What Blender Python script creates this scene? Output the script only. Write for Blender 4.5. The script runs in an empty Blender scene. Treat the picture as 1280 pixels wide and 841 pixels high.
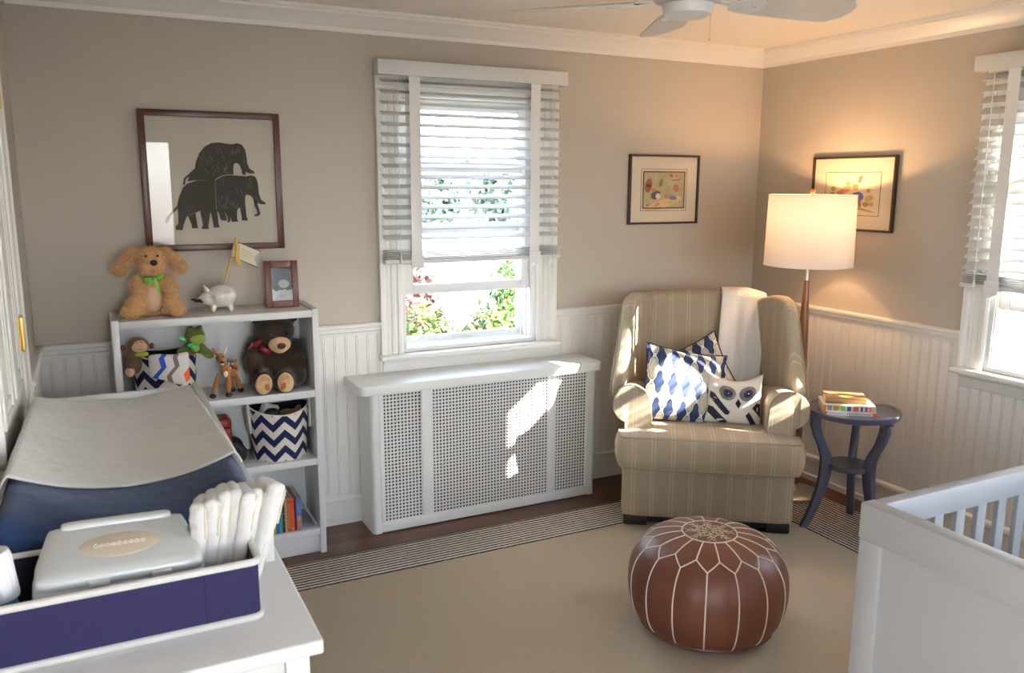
import bpy, bmesh, math, random
from mathutils import Vector, Matrix, noise
PI=math.pi; cos=math.cos; sin=math.sin
SC=bpy.context.scene; COL=SC.collection
RND=random.Random(7)

# ------------------------------------------------------------------ materials
def lin(h):
    if isinstance(h,str):
        h=h.lstrip('#'); c=[int(h[i:i+2],16)/255 for i in (0,2,4)]
        return tuple(x/12.92 if x<=.04045 else ((x+.055)/1.055)**2.4 for x in c)
    return tuple(h)
class NT:
    """small helper around a node tree"""
    def __init__(s,name):
        m=bpy.data.materials.new(name); m.use_nodes=True; s.m=m; s.t=m.node_tree; s.n=s.t.nodes; s.l=s.t.links
        s.b=s.n['Principled BSDF']; s.out=s.n['Material Output']
    def new(s,ty,**kw):
        n=s.n.new(ty)
        for k,v in kw.items():
            if k.startswith('_'): setattr(n,k[1:],v)
            else: n.inputs[k].default_value=v
        return n
    def link(s,a,b): s.l.new(a,b)
    def coord(s,which='Object'): return s.new('ShaderNodeTexCoord').outputs[which]
    def sep(s,v):
        n=s.new('ShaderNodeSeparateXYZ'); s.link(v,n.inputs[0]); return n.outputs
    def math(s,op,a,b=None,c=None):
        n=s.new('ShaderNodeMath',_operation=op)
        for i,x in enumerate((a,b,c)):
            if x is None: continue
            if isinstance(x,(int,float)): n.inputs[i].default_value=x
            else: s.link(x,n.inputs[i])
        return n.outputs[0]
    def mix(s,f,a,b):
        n=s.new('ShaderNodeMix',_data_type='RGBA')
        for i,x in ((0,f),(6,a),(7,b)):
            if isinstance(x,(int,float)): n.inputs[i].default_value=x
            elif isinstance(x,tuple): n.inputs[i].default_value=(*x[:3],1)
            else: s.link(x,n.inputs[i])
        return n.outputs[2]
    def noise(s,scale,detail=3,vec=None,rough=.5):
        n=s.new('ShaderNodeTexNoise',Scale=scale,Detail=detail,Roughness=rough); s.link(vec or s.coord(),n.inputs['Vector']); return n.outputs['Fac']
    def color(s,c):
        if isinstance(c,tuple): s.b.inputs['Base Color'].default_value=(*c[:3],1)
        else: s.link(c,s.b.inputs['Base Color'])
    def bump(s,h,strength=.3,dist=.002):
        n=s.new('ShaderNodeBump',Strength=strength,Distance=dist); s.link(h,n.inputs['Height']); s.link(n.outputs[0],s.b.inputs['Normal'])
    def set(s,**kw):
        for k,v in kw.items(): s.b.inputs[k.replace('_',' ')].default_value=v
MATS={}
def M(name,col,rough=.5,var=0,vscale=6,bump=0,bscale=60,metal=0,spec=.5,sheen=0,bdist=.002,coat=0,trans=0):
    if name in MATS: return MATS[name]
    t=NT(name); c=lin(col)
    if var:
        f=t.noise(vscale,4); t.color(t.mix(f,tuple(x*(1-var) for x in c),tuple(min(1,x*(1+var)) for x in c)))
    else: t.color(c)
    if bump: t.bump(t.noise(bscale,4),bump,bdist)
    t.set(Roughness=rough,Metallic=metal,Specular_IOR_Level=spec,Sheen_Weight=sheen,Coat_Weight=coat,Transmission_Weight=trans)
    MATS[name]=t.m; return t.m

# ------------------------------------------------------------------ mesh builder
class MB:
    def __init__(s): s.b=bmesh.new()
    def face(s,vs,mi=0):
        try:
            f=s.b.faces.new(vs); f.material_index=mi; return f
        except ValueError: return None
    def v(s,co): return s.b.verts.new(co)
    def merge(s,o,mat=None,mi=0):
        vm={}
        for v in o.verts: vm[v]=s.b.verts.new(mat@v.co if mat else v.co)
        for f in o.faces:
            nf=s.face([vm[v] for v in f.verts],mi if mi else f.material_index)
        o.free(); return s
    def box(s,x0,x1,y0,y1,z0,z1,bev=0,seg=2,mat=None,mi=0):
        b=bmesh.new(); bmesh.ops.create_cube(b,size=1)
        for v in b.verts: v.co=Vector(((x0+x1)/2+v.co.x*(x1-x0),(y0+y1)/2+v.co.y*(y1-y0),(z0+z1)/2+v.co.z*(z1-z0)))
        if bev: bmesh.ops.bevel(b,geom=list(b.edges),offset=bev,segments=seg,affect='EDGES',profile=.5)
        return s.merge(b,mat,mi)
    def prism(s,poly,axis,a,c,bev=0,seg=2,mat=None,mi=0,caps_only=False):
        """poly in the plane across axis, extruded from a to c"""
        b=bmesh.new()
        def P(p,t):
            if axis=='x': return (t,p[0],p[1])
            if axis=='y': return (p[0],t,p[1])
            return (p[0],p[1],t)
        A=[b.verts.new(P(p,a)) for p in poly]; B=[b.verts.new(P(p,c)) for p in poly]; n=len(poly)
        b.faces.new(A); b.faces.new(B[::-1])
        for i in range(n): b.faces.new((A[i],B[i],B[(i+1)%n],A[(i+1)%n]))
        bmesh.ops.recalc_face_normals(b,faces=list(b.faces))
        if bev:
            e=list(b.edges)
            if caps_only: e=[x for x in e if abs(x.verts[0].co['xyz'.index(axis)]-x.verts[1].co['xyz'.index(axis)])<1e-6]
            bmesh.ops.bevel(b,geom=e,offset=bev,segments=seg,affect='EDGES',profile=.5,clamp_overlap=True)
        bmesh.ops.triangulate(b,faces=[f for f in b.faces if len(f.verts)>4])
        return s.merge(b,mat,mi)
    def tube(s,pts,r,n=8,closed=False,mi=0,caps=True):
        pts=[Vector(p) for p in pts]; N=len(pts)
        rs=r if isinstance(r,(list,tuple)) else [r]*N
        rings=[]; up=None
        for i,p in enumerate(pts):
            if closed: t=pts[(i+1)%N]-pts[i-1]
            else: t=pts[min(i+1,N-1)]-pts[max(i-1,0)]
            if t.length<1e-9: t=Vector((0,0,1))
            t.normalize()
            if up is None:
                up=Vector((0,0,1)) if abs(t.z)<.9 else Vector((1,0,0))
            side=t.cross(up); side.normalize(); u2=side.cross(t); up=u2
            rings.append([s.v(p+(side*cos(2*PI*k/n)+u2*sin(2*PI*k/n))*rs[i]) for k in range(n)])
        for i in range(N if closed else N-1):
            a,b=rings[i],rings[(i+1)%N]
            for k in range(n): s.face((a[k],a[(k+1)%n],b[(k+1)%n],b[k]),mi)
        if caps and not closed: s.face(rings[0][::-1],mi); s.face(rings[-1],mi)
        return s
    def lathe(s,prof,n=32,c=(0,0,0),mi=0,caps=True,sx=1,sy=1,mat=None):
        b=bmesh.new(); rings=[]
        for r,z in prof:
            rings.append([b.verts.new((c[0]+r*sx*cos(2*PI*k/n),c[1]+r*sy*sin(2*PI*k/n),c[2]+z)) for k in range(n)] if r>1e-6 else [b.verts.new((c[0],c[1],c[2]+z))])
        for a,d in zip(rings,rings[1:]):
            for k in range(n):
                k2=(k+1)%n
                if len(a)==1 and len(d)==1: continue
                if len(a)==1: b.faces.new((a[0],d[k2],d[k]))
                elif len(d)==1: b.faces.new((a[k],a[k2],d[0]))
                else: b.faces.new((a[k],a[k2],d[k2],d[k]))
        if caps:
            if len(rings[0])>1: b.faces.new(rings[0][::-1])
            if len(rings[-1])>1: b.faces.new(rings[-1])
        return s.merge(b,mat,mi)
    def ball(s,c,r,n=16,mat=None,mi=0):
        """ellipsoid; r number or triple"""
        r=(r,)*3 if isinstance(r,(int,float)) else r
        b=bmesh.new(); bmesh.ops.create_uvsphere(b,u_segments=n,v_segments=max(6,n*2//3),radius=1)
        T=Matrix.Translation(c)@(mat or Matrix())@Matrix.Diagonal((*r,1))
        return s.merge(b,T,mi)
    def grid(s,fn,nu,nv,mi=0,closed_u=False):
        """fn(u,v) with u,v in 0..1"""
        V=[[s.v(fn(i/nu,j/nv)) for j in range(nv+1)] for i in range(nu if closed_u else nu+1)]
        for i in range(nu):
            i2=(i+1)%nu if closed_u else i+1
            for j in range(nv): s.face((V[i][j],V[i2][j],V[i2][j+1],V[i][j+1]),mi)
        return V
    def softbox(s,c,h,r,crown=0,n=10,mat=None,mi=0,fn=None):
        """rounded cushion block: centre, half sizes, corner radius"""
        b=bmesh.new(); bmesh.ops.create_cube(b,size=2); bmesh.ops.subdivide_edges(b,edges=list(b.edges),cuts=n,use_grid_fill=True)
        for v in b.verts:
            p=Vector([math.copysign(abs(q)**.75,q) for q in v.co]); P=Vector([p[i]*h[i] for i in range(3)])
            q=Vector([max(-(h[i]-r),min(h[i]-r,P[i])) for i in range(3)]); d=P-q
            P=q+(d.normalized()*r if d.length>1e-7 else d)
            if crown: P.z+=crown*(1-p.x**2)*(1-p.y**2)*(1 if p.z>0 else -.2)
            if fn: P=fn(P)
            v.co=Vector(c)+P
        return s.merge(b,mat,mi)
    def build(s,name,mat,parent=None,loc=None,smooth=40,weld=False,recalc=True):
        if weld: bmesh.ops.remove_doubles(s.b,verts=list(s.b.verts),dist=1e-5)
        if recalc: bmesh.ops.recalc_face_normals(s.b,faces=list(s.b.faces))
        me=bpy.data.meshes.new(name); s.b.to_mesh(me); s.b.free()
        for m in (mat if isinstance(mat,(list,tuple)) else [mat]): me.materials.append(m)
        if smooth:
            for p in me.polygons: p.use_smooth=True
            me.set_sharp_from_angle(angle=math.radians(smooth))
        o=bpy.data.objects.new(name,me); COL.objects.link(o)
        if parent is not None: o.parent=parent
        if loc: o.location=loc
        return o
def tag(o,label=None,cat=None,group=None,kind=None):
    if label: o['label']=label
    if cat: o['category']=cat
    if group: o['group']=group
    if kind: o['kind']=kind
    return o
def thing(name,label,cat,loc=(0,0,0),rz=0,group=None,kind=None):
    o=bpy.data.objects.new(name,None); COL.objects.link(o); o.location=loc; o.rotation_euler=(0,0,rz); o.empty_display_size=.05
    return tag(o,label,cat,group,kind)
def struct(o): o['kind']='structure'; return o
def Rz(a): return Matrix.Rotation(a,4,'Z')
def Rx(a): return Matrix.Rotation(a,4,'X')
def Ry(a): return Matrix.Rotation(a,4,'Y')
def T(*p): return Matrix.Translation(p)

def blob(name,balls,mat,parent=None,vox=.006,fur=None,smooth_it=6,mats=None,paint=None):
    """plush body: ellipsoids (centre, radii, rotation) fused by a voxel remesh into one skin; fur=(length, count)"""
    mb=MB()
    for q in balls:
        mb.ball(q[0],q[1],14,mat=(q[2] if len(q)>2 else None))
    o=mb.build('tmp',mat,None,smooth=0)
    r=o.modifiers.new('r','REMESH'); r.mode='VOXEL'; r.voxel_size=vox
    sm=o.modifiers.new('s','SMOOTH'); sm.factor=.5; sm.iterations=smooth_it
    dg=bpy.context.evaluated_depsgraph_get(); dg.update()
    me=bpy.data.meshes.new_from_object(o.evaluated_get(dg)); bpy.data.objects.remove(o)
    b=bmesh.new(); b.from_mesh(me); bpy.data.meshes.remove(me)
    if paint:
        for f in b.faces: f.material_index=paint(f.calc_center_median(),f.normal)
    if fur:
        b.faces.ensure_lookup_table(); fs=list(b.faces); ar=[f.calc_area() for f in fs]
        pick=RND.choices(fs,weights=ar,k=fur[1]); L=fur[0]
        for f in pick:
            vs=[v.co for v in f.verts]; w=[RND.random() for _ in vs]; sw=sum(w); p=sum((v*x for v,x in zip(vs,w)),Vector())/sw
            n=f.normal.copy(); d=(n+Vector((RND.gauss(0,.45),RND.gauss(0,.45),RND.gauss(-.25,.35)))).normalized()
            t=n.cross(Vector((RND.random()-.5,RND.random()-.5,RND.random()-.5))).normalized()*L*.14
            l=L*RND.uniform(.6,1.2)
            a=b.verts.new(p-t-n*.001); c=b.verts.new(p+t-n*.001); e=b.verts.new(p+d*l)
            nf=b.faces.new((a,c,e)); nf.material_index=f.material_index
    me=bpy.data.meshes.new(name); b.to_mesh(me); b.free()
    for m in (mats or [mat]): me.materials.append(m)
    for p in me.polygons: p.use_smooth=True
    ob=bpy.data.objects.new(name,me); COL.objects.link(ob)
    if parent is not None: ob.parent=parent
    return ob

# ------------------------------------------------------------------ shared materials
TRIM=M('white_trim_paint',(.74,.72,.68),.35,bump=.05,bscale=30)
def wainscot_mat():
    return M('beadboard_paint',(.74,.71,.67),.4,bump=.04,bscale=25)
BEAD=wainscot_mat()
def wall_mat():
    t=NT('greige_wall_paint'); c=(.485,.435,.37)
    f=t.noise(3,3); t.color(t.mix(f,tuple(x*.985 for x in c),tuple(x*1.015 for x in c)))
    t.bump(t.noise(400,2),.08,.001); t.set(Roughness=.75,Specular_IOR_Level=.3); return t.m
WALL=wall_mat()
CEIL=M('ceiling_paint',(.78,.74,.68),.8,bump=.05,bscale=200)
def wood_floor():
    t=NT('dark_oak_floor'); co=t.coord(); mp=t.new('ShaderNodeMapping'); t.link(co,mp.inputs[0])
    br=t.new('ShaderNodeTexBrick',Scale=1.0,**{'Mortar Size':.0012,'Brick Width':.9,'Row Height':.057,'Bias':0.0}); br.offset=.37
    br.inputs['Color1'].default_value=(.085,.032,.016,1); br.inputs['Color2'].default_value=(.19,.072,.033,1); br.inputs['Mortar'].default_value=(.012,.005,.003,1)
    t.link(mp.outputs[0],br.inputs['Vector'])
    mp2=t.new('ShaderNodeMapping'); mp2.inputs['Scale'].default_value=(3,60,60); t.link(co,mp2.inputs[0])
    g=t.noise(2.5,5,mp2.outputs[0]); f=t.math('MULTIPLY',g,.55)
    t.color(t.mix(f,br.outputs['Color'],(.03,.011,.005))); t.set(Roughness=.33); t.bump(br.outputs['Fac'],-.2,.001); return t.m
FLOORM=wood_floor()
BLACK=M('black_plastic',(.012,.012,.013),.4)
BRASS=M('polished_brass',(.75,.55,.18),.3,metal=1)
CHROME=M('brushed_nickel',(.6,.57,.52),.3,metal=1)
WHITEP=M('white_lacquer',(.63,.62,.605),.35,bump=.03,bscale=20)
def glass_mat(name='window_glass',fac=.06,tint=(1,1,1)):
    t=NT(name); tr=t.new('ShaderNodeBsdfTransparent'); tr.inputs[0].default_value=(*tint,1)
    gl=t.new('ShaderNodeBsdfGlossy'); gl.inputs['Roughness'].default_value=.01
    fr=t.new('ShaderNodeFresnel',IOR=1.45); ge=t.new('ShaderNodeNewGeometry'); ff=t.math('MULTIPLY',fr.outputs[0],t.math('SUBTRACT',1,ge.outputs['Backfacing'])); mx=t.new('ShaderNodeMixShader'); t.link(ff,mx.inputs[0]); t.link(tr.outputs[0],mx.inputs[1]); t.link(gl.outputs[0],mx.inputs[2]); t.link(mx.outputs[0],t.out.inputs[0]); return t.m
GLASS=glass_mat()

# ------------------------------------------------------------------ room shell
XL,YR,H=-3.69,-4.5,2.335
WT=.16
def wall_with_holes(name,u0,u1,holes,to):
    """holes: (ua,ub,za,zb) along the wall; 'to' turns (u,w,z) boxes into the world"""
    mb=MB(); us=sorted({u0,u1,*[h[0] for h in holes],*[h[1] for h in holes]})
    for a,b in zip(us,us[1:]):
        hs=[h for h in holes if h[0]<=a+1e-6 and h[1]>=b-1e-6]
        if not hs: to(mb,a,b,0,H)
        else:
            if hs[0][2]>0: to(mb,a,b,0,hs[0][2])
            to(mb,a,b,hs[0][3],H)
    return struct(mb.build(name,WALL,smooth=0,weld=True))
WZ0,WZ1=.80,2.01
W1=(-2.17,-1.45); W2=(-2.19,-1.47)
D2=(-3.44,-2.68); W3=(-1.66,-.92); W4=(-.66,-.13); W5=(-4.36,-3.66)
WALLB=wall_with_holes('wall_back',XL-.16,WT,[(W1[0],W1[1],WZ0,WZ1)],lambda m,a,b,z0,z1:m.box(a,b,0,WT,z0,z1))
wall_with_holes('wall_right',YR,0,[(W2[0],W2[1],WZ0,WZ1),(W5[0],W5[1],WZ0,WZ1)],lambda m,a,b,z0,z1:m.box(0,WT,a,b,z0,z1))
wall_with_holes('wall_rear',XL-.16,WT,[(D2[0],D2[1],0,2.05),(W3[0],W3[1],WZ0,WZ1),(W4[0],W4[1],WZ0,WZ1)],lambda m,a,b,z0,z1:m.box(a,b,YR-WT,YR,z0,z1))
wall_with_holes('wall_left',YR,0,[],lambda m,a,b,z0,z1:m.box(XL-WT,XL,a,b,z0,z1))
mb=MB(); mb.box(XL-WT,WT,YR-WT,WT,-.12,0); struct(mb.build('floor',FLOORM,smooth=0))
mb=MB(); mb.box(XL-WT,WT,YR-WT,WT,H,H+.12); struct(mb.build('ceiling',CEIL,smooth=0))
# mouldings : profile (out from wall, z) swept straight
def mould(mb,prof,wall,a,b):
    if wall=='back': mb.prism([(-p[0],p[1]) for p in prof],'x',a,b)
    elif wall=='right': mb.prism([(-p[0],p[1]) for p in prof],'y',a,b)
    elif wall=='left': mb.prism([(XL+p[0],p[1]) for p in prof],'y',a,b)
    elif wall=='rear': mb.prism([(YR+p[0],p[1]) for p in prof],'x',a,b)
CZ=2.243
crown=[(0,CZ),(.012,CZ),(.014,CZ+.018),(.022,CZ+.024),(.030,CZ+.036),(.050,CZ+.056),(.064,CZ+.066),(.066,CZ+.076),(.074,CZ+.078),(.074,H),(0,H)]
for i,(w,a,b) in enumerate((('back',XL,0),('right',YR,0),('left',YR,0),('rear',XL,0))):
    mb=MB(); mould(mb,crown,w,a,b); struct(mb.build('trim_%d'%(i+1),TRIM,smooth=30))
rail=[(0,.905),(.012,.905),(.014,.918),(.022,.924),(.024,.938),(.030,.944),(.030,.954),(.022,.960),(0,.960)]
DC0,DC1=-1.62,-.66      # outer edges of the casing of the door on the left wall
base=[(0,0),(.026,0),(.026,.028),(.016,.034),(.016,.112),(.024,.118),(.022,.132),(.012,.142),(0,.148)]
C1=(W1[0]-.11,W1[1]+.11); C2=(W2[0]-.11,W2[1]+.11)
for i,(w,segs) in enumerate((('back',[(XL,C1[0]),(C1[1],0)]),('right',[(W5[1]+.11,C2[0]),(C2[1],0)]),('left',[(YR,DC0),(DC1,0)]))):
    mb=MB()
    for a,b in segs: mould(mb,rail,w,a,b)
    struct(mb.build('trim_%d'%(i+5),TRIM,smooth=30))
for w,segs in (('back',[(XL,0)]),('right',[(YR,0)]),('left',[(YR,DC0),(DC1,0)])):
    mb=MB()
    for a,b in segs: mould(mb,base,w,a,b)
    struct(mb.build('baseboard_'+w,TRIM,smooth=30))
# beadboard panelling: a bead and two grooves every 52 mm
def bead_profile(a,b,pitch=.052,th=.009):
    pts=[]; u=a
    while u<b-1e-6:
        e=min(u+pitch,b)
        for du,w in ((0,th),(pitch-.012,th),(pitch-.0105,th-.003),(pitch-.009,th),(pitch-.006,th+.001),(pitch-.003,th),(pitch-.0015,th-.003)):
            if u+du<e: pts.append((u+du,w))
        u+=pitch
    pts.append((b,th)); return pts
def beadboard(name,wall,segs):
    mb=MB()
    for a,b,z0,z1 in segs:
        pr=bead_profile(a,b)
        def P(u,w,z): return {'back':(u,-w,z),'right':(-w,u,z),'left':(XL+w,u,z)}[wall]
        lo=[mb.v(P(u,w,z0)) for u,w in pr]; hi=[mb.v(P(u,w,z1)) for u,w in pr]
        for i in range(len(pr)-1): mb.face((lo[i],lo[i+1],hi[i+1],hi[i]))
        t=[mb.v(P(u,0,z1)) for u,w in (pr[0],pr[-1])]
        mb.face(hi+[t[1],t[0]])
    return struct(mb.build(name,BEAD,smooth=0,recalc=False))
beadboard('trim_8','back',[(XL,C1[0],.10,.91),(C1[0],C1[1],.10,WZ0),(C1[1],0,.10,.91)])
beadboard('trim_9','right',[(W5[1]+.11,C2[0],.10,.91),(C2[0],C2[1],.10,WZ0),(C2[1],0,.10,.91)])
beadboard('trim_10','left',[(DC1,0,.10,.91)])

# ------------------------------------------------------------------ windows (local: u along wall, +w outward)
SASH=M('sash_white_paint',(.72,.72,.70),.35)
def ring(mb,u0,u1,z0,z1,w0,w1,su,sb,st,bev=.004):
    mb.box(u0,u0+su,w0,w1,z0,z1,bev); mb.box(u1-su,u1,w0,w1,z0,z1,bev)
    mb.box(u0+su,u1-su,w0,w1,z0,z0+sb,bev); mb.box(u0+su,u1-su,w0,w1,z1-st,z1,bev)
def window(name,c,rz,hw,detail=True):
    r=thing(name,None,None,c,rz); struct(r)
    o=hw+.11
    mb=MB()   # fluted casing
    prof=[(0,0),(.016,0),(.022,.008),(.022,.022),(.016,.026),(.016,.034),(.020,.038),(.020,.052),(.016,.056),(.016,.064),(.020,.068),(.020,.082),(.026,.088),(.030,.100),(.030,.11),(0,.11)]
    for s in (-1,1):
        mb.prism([(s*(hw+q),-p) for p,q in prof],'z',WZ0,WZ1+.0)
    mb.prism([(-p,WZ1+q) for p,q in prof],'x',-o,o)
    mb.build('casing',TRIM,r,smooth=30)
    mb=MB(); mb.box(-o-.012,o+.012,-.062,.02,WZ0-.024,WZ0,.006,3); mb.build('sill',TRIM,r)
    mb=MB(); ap=[(0,.776),(.034,.776),(.034,.768),(.024,.762),(.018,.742),(.018,.724),(.012,.712),(0,.712)]
    mb.prism([(-p,q) for p,q in ap],'x',-o+.01,o-.01); mb.build('apron',TRIM,r,smooth=30)
    mb=MB(); t=.02
    mb.box(-hw,-hw+t,0,WT,WZ0,WZ1); mb.box(hw-t,hw,0,WT,WZ0,WZ1); mb.box(-hw+t,hw-t,0,WT,WZ1-t,WZ1); mb.box(-hw+t,hw-t,0,WT+.03,WZ0,WZ0+.02)
    for s in (-1,1): mb.box(s*(hw-t-.006),s*(hw-t+.0),.008,.018,WZ0+.02,WZ1-t); mb.box(s*(hw-t-.009),s*(hw-t),.056,.064,WZ0+.02,WZ1-t); mb.box(s*(hw-t-.006),s*(hw-t),.100,.108,WZ0+.02,WZ1-t)
    mb.build('jamb',TRIM,r,smooth=0)
    u=hw-.026
    def sash(nm,z0,z1,w0,w1,su,sb,st):
        m=MB(); ring(m,-u,u,z0,z1,w0,w1,su,sb,st); f=m.build(nm,SASH,r)
        m=MB(); wc=(w0+w1)/2; m.box(-u+su,u-su,wc-.002,wc+.002,z0+sb,z1-st); m.build('pane',GLASS,f,smooth=0); return f
    ls=sash('lower_sash',1.075,1.70,.020,.054,.045,.046,.05)
    m=MB(); m.lathe([(.012,0),(.012,.006),(.007,.012),(0,.013)],12,(0,.036,1.70)); m.box(-.04,.03,.028,.04,1.706,1.713,.002); m.build('sash_lock',CHROME,ls)
    sash('upper_sash',1.36,1.988,.066,.098,.045,.05,.05)
    m=MB(); ring(m,-u,u,WZ0+.022,1.988,.11,.128,.022,.032,.022,.002); m.box(-u+.022,u-.022,.11,.128,1.372,1.392); sf=m.build('storm_frame',SASH,r)
    m=MB(); m.box(-u+.022,u-.022,.117,.120,WZ0+.054,1.372); m.build('pane',GLASS,sf,smooth=0)
    m=MB(); m.box(-u+.022,u-.022,.117,.120,1.392,1.966); m.build('pane',GLASS,sf,smooth=0)
    m=MB(); m.box(-.05,.05,.105,.112,WZ0+.032,WZ0+.04,.002); m.build('latch',CHROME,sf)
    return r
window('window_1',((W1[0]+W1[1])/2,0,0),0,(W1[1]-W1[0])/2)
window('window_2',(0,(W2[0]+W2[1])/2,0),-PI/2,(W2[1]-W2[0])/2)
window('added_window_3',((W3[0]+W3[1])/2,YR,0),PI,(W3[1]-W3[0])/2)  # unseen rear window, added to brighten the room with daylight
window('added_window_5',(0,(W5[0]+W5[1])/2,0),-PI/2,(W5[1]-W5[0])/2)  # added right-wall window out of view, for more fill daylight
window('added_window_4',((W4[0]+W4[1])/2,YR,0),PI,(W4[1]-W4[0])/2)  # second rear window, also added unseen to let daylight in

# venetian blinds
SLAT=NT('white_faux_wood_slat'); SLAT.color((.61,.62,.61)); SLAT.set(Roughness=.4); SLAT=SLAT.m
TAPE=M('white_blind_tape',(.74,.73,.72),.8,bump=.2,bscale=300)
CORD=M('white_cord',(.72,.70,.66),.7)
def blind(label,c,rz,zb=1.232,tilt=21):
    r=thing('venetian_blind',label,'window blind',c,rz)
    mb=MB(); mb.box(-.48,.48,-.098,-.078,2.068,2.132,.003); mb.box(-.48,-.468,-.08,-.031,2.068,2.132,.002); mb.box(.468,.48,-.08,-.031,2.068,2.132,.002); mb.build('valance',SLAT,r)
    mb=MB(); mb.box(-.462,.462,-.074,-.034,2.075,2.115,.002); mb.build('headrail',SLAT,r)
    hwid=.455; z=2.045; ztop=zb+.066
    sl=[]
    while z>ztop+.012:
        sl.append((z,tilt)); z-=.0462
    for k in range(5): sl.append((zb+.026+k*.0085,0))
    proto=None
    for i,(z,t) in enumerate(sl):
        if proto is None:
            mb=MB(); prof=[]
            for k in range(7): w=-.025+.05*k/6; prof.append((w,.0016+.0015*(1-(w/.025)**2)))
            prof+=[(w,zz-.003) for w,zz in prof[::-1]]
            mb.prism(prof,'x',-hwid,hwid); proto=mb.build('slat',SLAT,r); o=proto
        else:
            o=proto.copy(); COL.objects.link(o); o.parent=r
        o.location=(0,-.056,z); o.rotation_euler=(math.radians(t),0,0)
    mb=MB(); mb.box(-hwid-.004,hwid+.004,-.082,-.030,zb,zb+.021,.004); mb.build('bottom_rail',SLAT,r)
    for s in (-1,1):
        x=s*.308; mb=MB(); mb.box(x-.026,x+.026,-.0855,-.0842,zb-.004,2.07); mb.box(x-.026,x+.026,-.0285,-.0272,zb-.004,2.07); mb.box(x-.026,x+.026,-.0855,-.0272,zb-.0055,zb-.004); mb.build('ladder_tape',TAPE,r,smooth=0)
        mb=MB(); mb.box(x-.032,x+.032,-.094,-.087,zb-.018,zb+.040,.003); mb.tube([(x-.01,-.09,zb-.03),(x+.02,-.09,zb-.012)],.006); mb.build('tape_clip',TAPE,r)
    for x,zz in ((-.39,zb+.03),(.40,zb-.012),(.412,zb-.02)):
        mb=MB(); mb.tube([(x,-.089,2.07),(x,-.089,1.6),(x+.003,-.088,zz)],.0018,6); pc=mb.build('pull_cord',CORD,r)
        mb=MB(); mb.lathe([(.003,.03),(.008,.004),(.009,-.004),(0,-.008)],10,(x+.003,-.088,zz-.02)); mb.build('cord_tassel',CORD,pc)
    return r
blind('white slatted blind half raised on the window above the radiator cover',((W1[0]+W1[1])/2,0,0),0)
blind('white slatted blind on the sunlit window at the right edge, beyond the side table',(0,(W2[0]+W2[1])/2,0),-PI/2,1.165,36)

# door on the left wall, another behind the camera
DOORM=M('door_paint',(.70,.68,.63),.4)
def door(name,c,rz,w,handle=True):
    r=thing(name,None,None,c,rz); struct(r); hw=w/2
    mb=MB(); mb.box(-hw,hw,-.004,.0,.01,2.03,0); 
    for u0,u1,z0,z1 in ((-hw+.11,-.05,.22,.86),(.05,hw-.11,.22,.86),(-hw+.11,-.05,1.0,1.92),(.05,hw-.11,1.0,1.92)):
        for a,b,e in ((0,.012,.006),(.03,.05,.004)): ring(mb,u0+a,u1-a,z0+a,z1-a,-.004-e,-.003,b-a,b-a,b-a,.002)
    mb.build('leaf',DOORM,r,smooth=30)
    mb=MB(); pr=[(0,0),(.010,0),(.014,.01),(.014,.05),(.02,.058),(.02,.075),(0,.075)]
    for s in (-1,1): mb.prism([(s*(hw+q),-p) for p,q in pr],'z',0,2.04)
    mb.prism([(-p,2.04+q) for p,q in pr],'x',-hw-.075,hw+.075); mb.build('casing',TRIM,r,smooth=30)
    return r
d1=door('door_1',(XL,(DC0+DC1)/2,0),PI/2,DC1-DC0-.15)
dhw=(DC1-DC0-.15)/2
for z in (1.13,1.87):
    mb=MB(); x=dhw-.004; mb.tube([(x,-.012,z-.05),(x,-.012,z+.05)],.008,12); mb.ball((x,-.012,z+.054),.006,8); mb.ball((x,-.012,z-.054),.006,8); mb.box(x-.03,x+.012,-.0065,-.004,z-.05,z+.05)
    for k in (-.018,.018): mb.tube([(x,-.012,z+k-.0006),(x,-.012,z+k+.0006)],.0084,12)
    mb.build('hinge',BRASS,d1)
r=thing('door_2',None,None,((D2[0]+D2[1])/2,YR,0),PI); struct(r); hw=(D2[1]-D2[0])/2
mb=MB(); pr=[(0,0),(.010,0),(.014,.01),(.014,.05),(.02,.058),(.02,.075),(0,.075)]
for q_ in (-1,1): mb.prism([(q_*(hw+q),-p) for p,q in pr],'z',0,2.05)
mb.prism([(-p,2.05+q) for p,q in pr],'x',-hw-.075,hw+.075); mb.build('casing',TRIM,r,smooth=30)
mb=MB(); ring(mb,-hw+.002,hw-.002,.004,2.048,.05,.09,.09,.16,.10); mb.build('leaf',DOORM,r)
mb=MB(); mb.box(-hw+.09,hw-.09,.068,.072,.16,1.95); mb.build('pane',GLASS,r,smooth=0)  # unseen glazing, added so daylight reaches the foreground
mb=MB(); mb.lathe([(.026,0),(.026,.006),(.01,.01),(.01,.03),(.027,.045),(.024,.062),(0,.068)],20,mat=T(-hw+.045,.05,.95)@Rx(PI/2)); mb.build('door_knob',BRASS,r)
SKY_S=.45; SUN_S=12.5; SUN_D=(-1.0,1.055,-.8); EXPO=2.75
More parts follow.
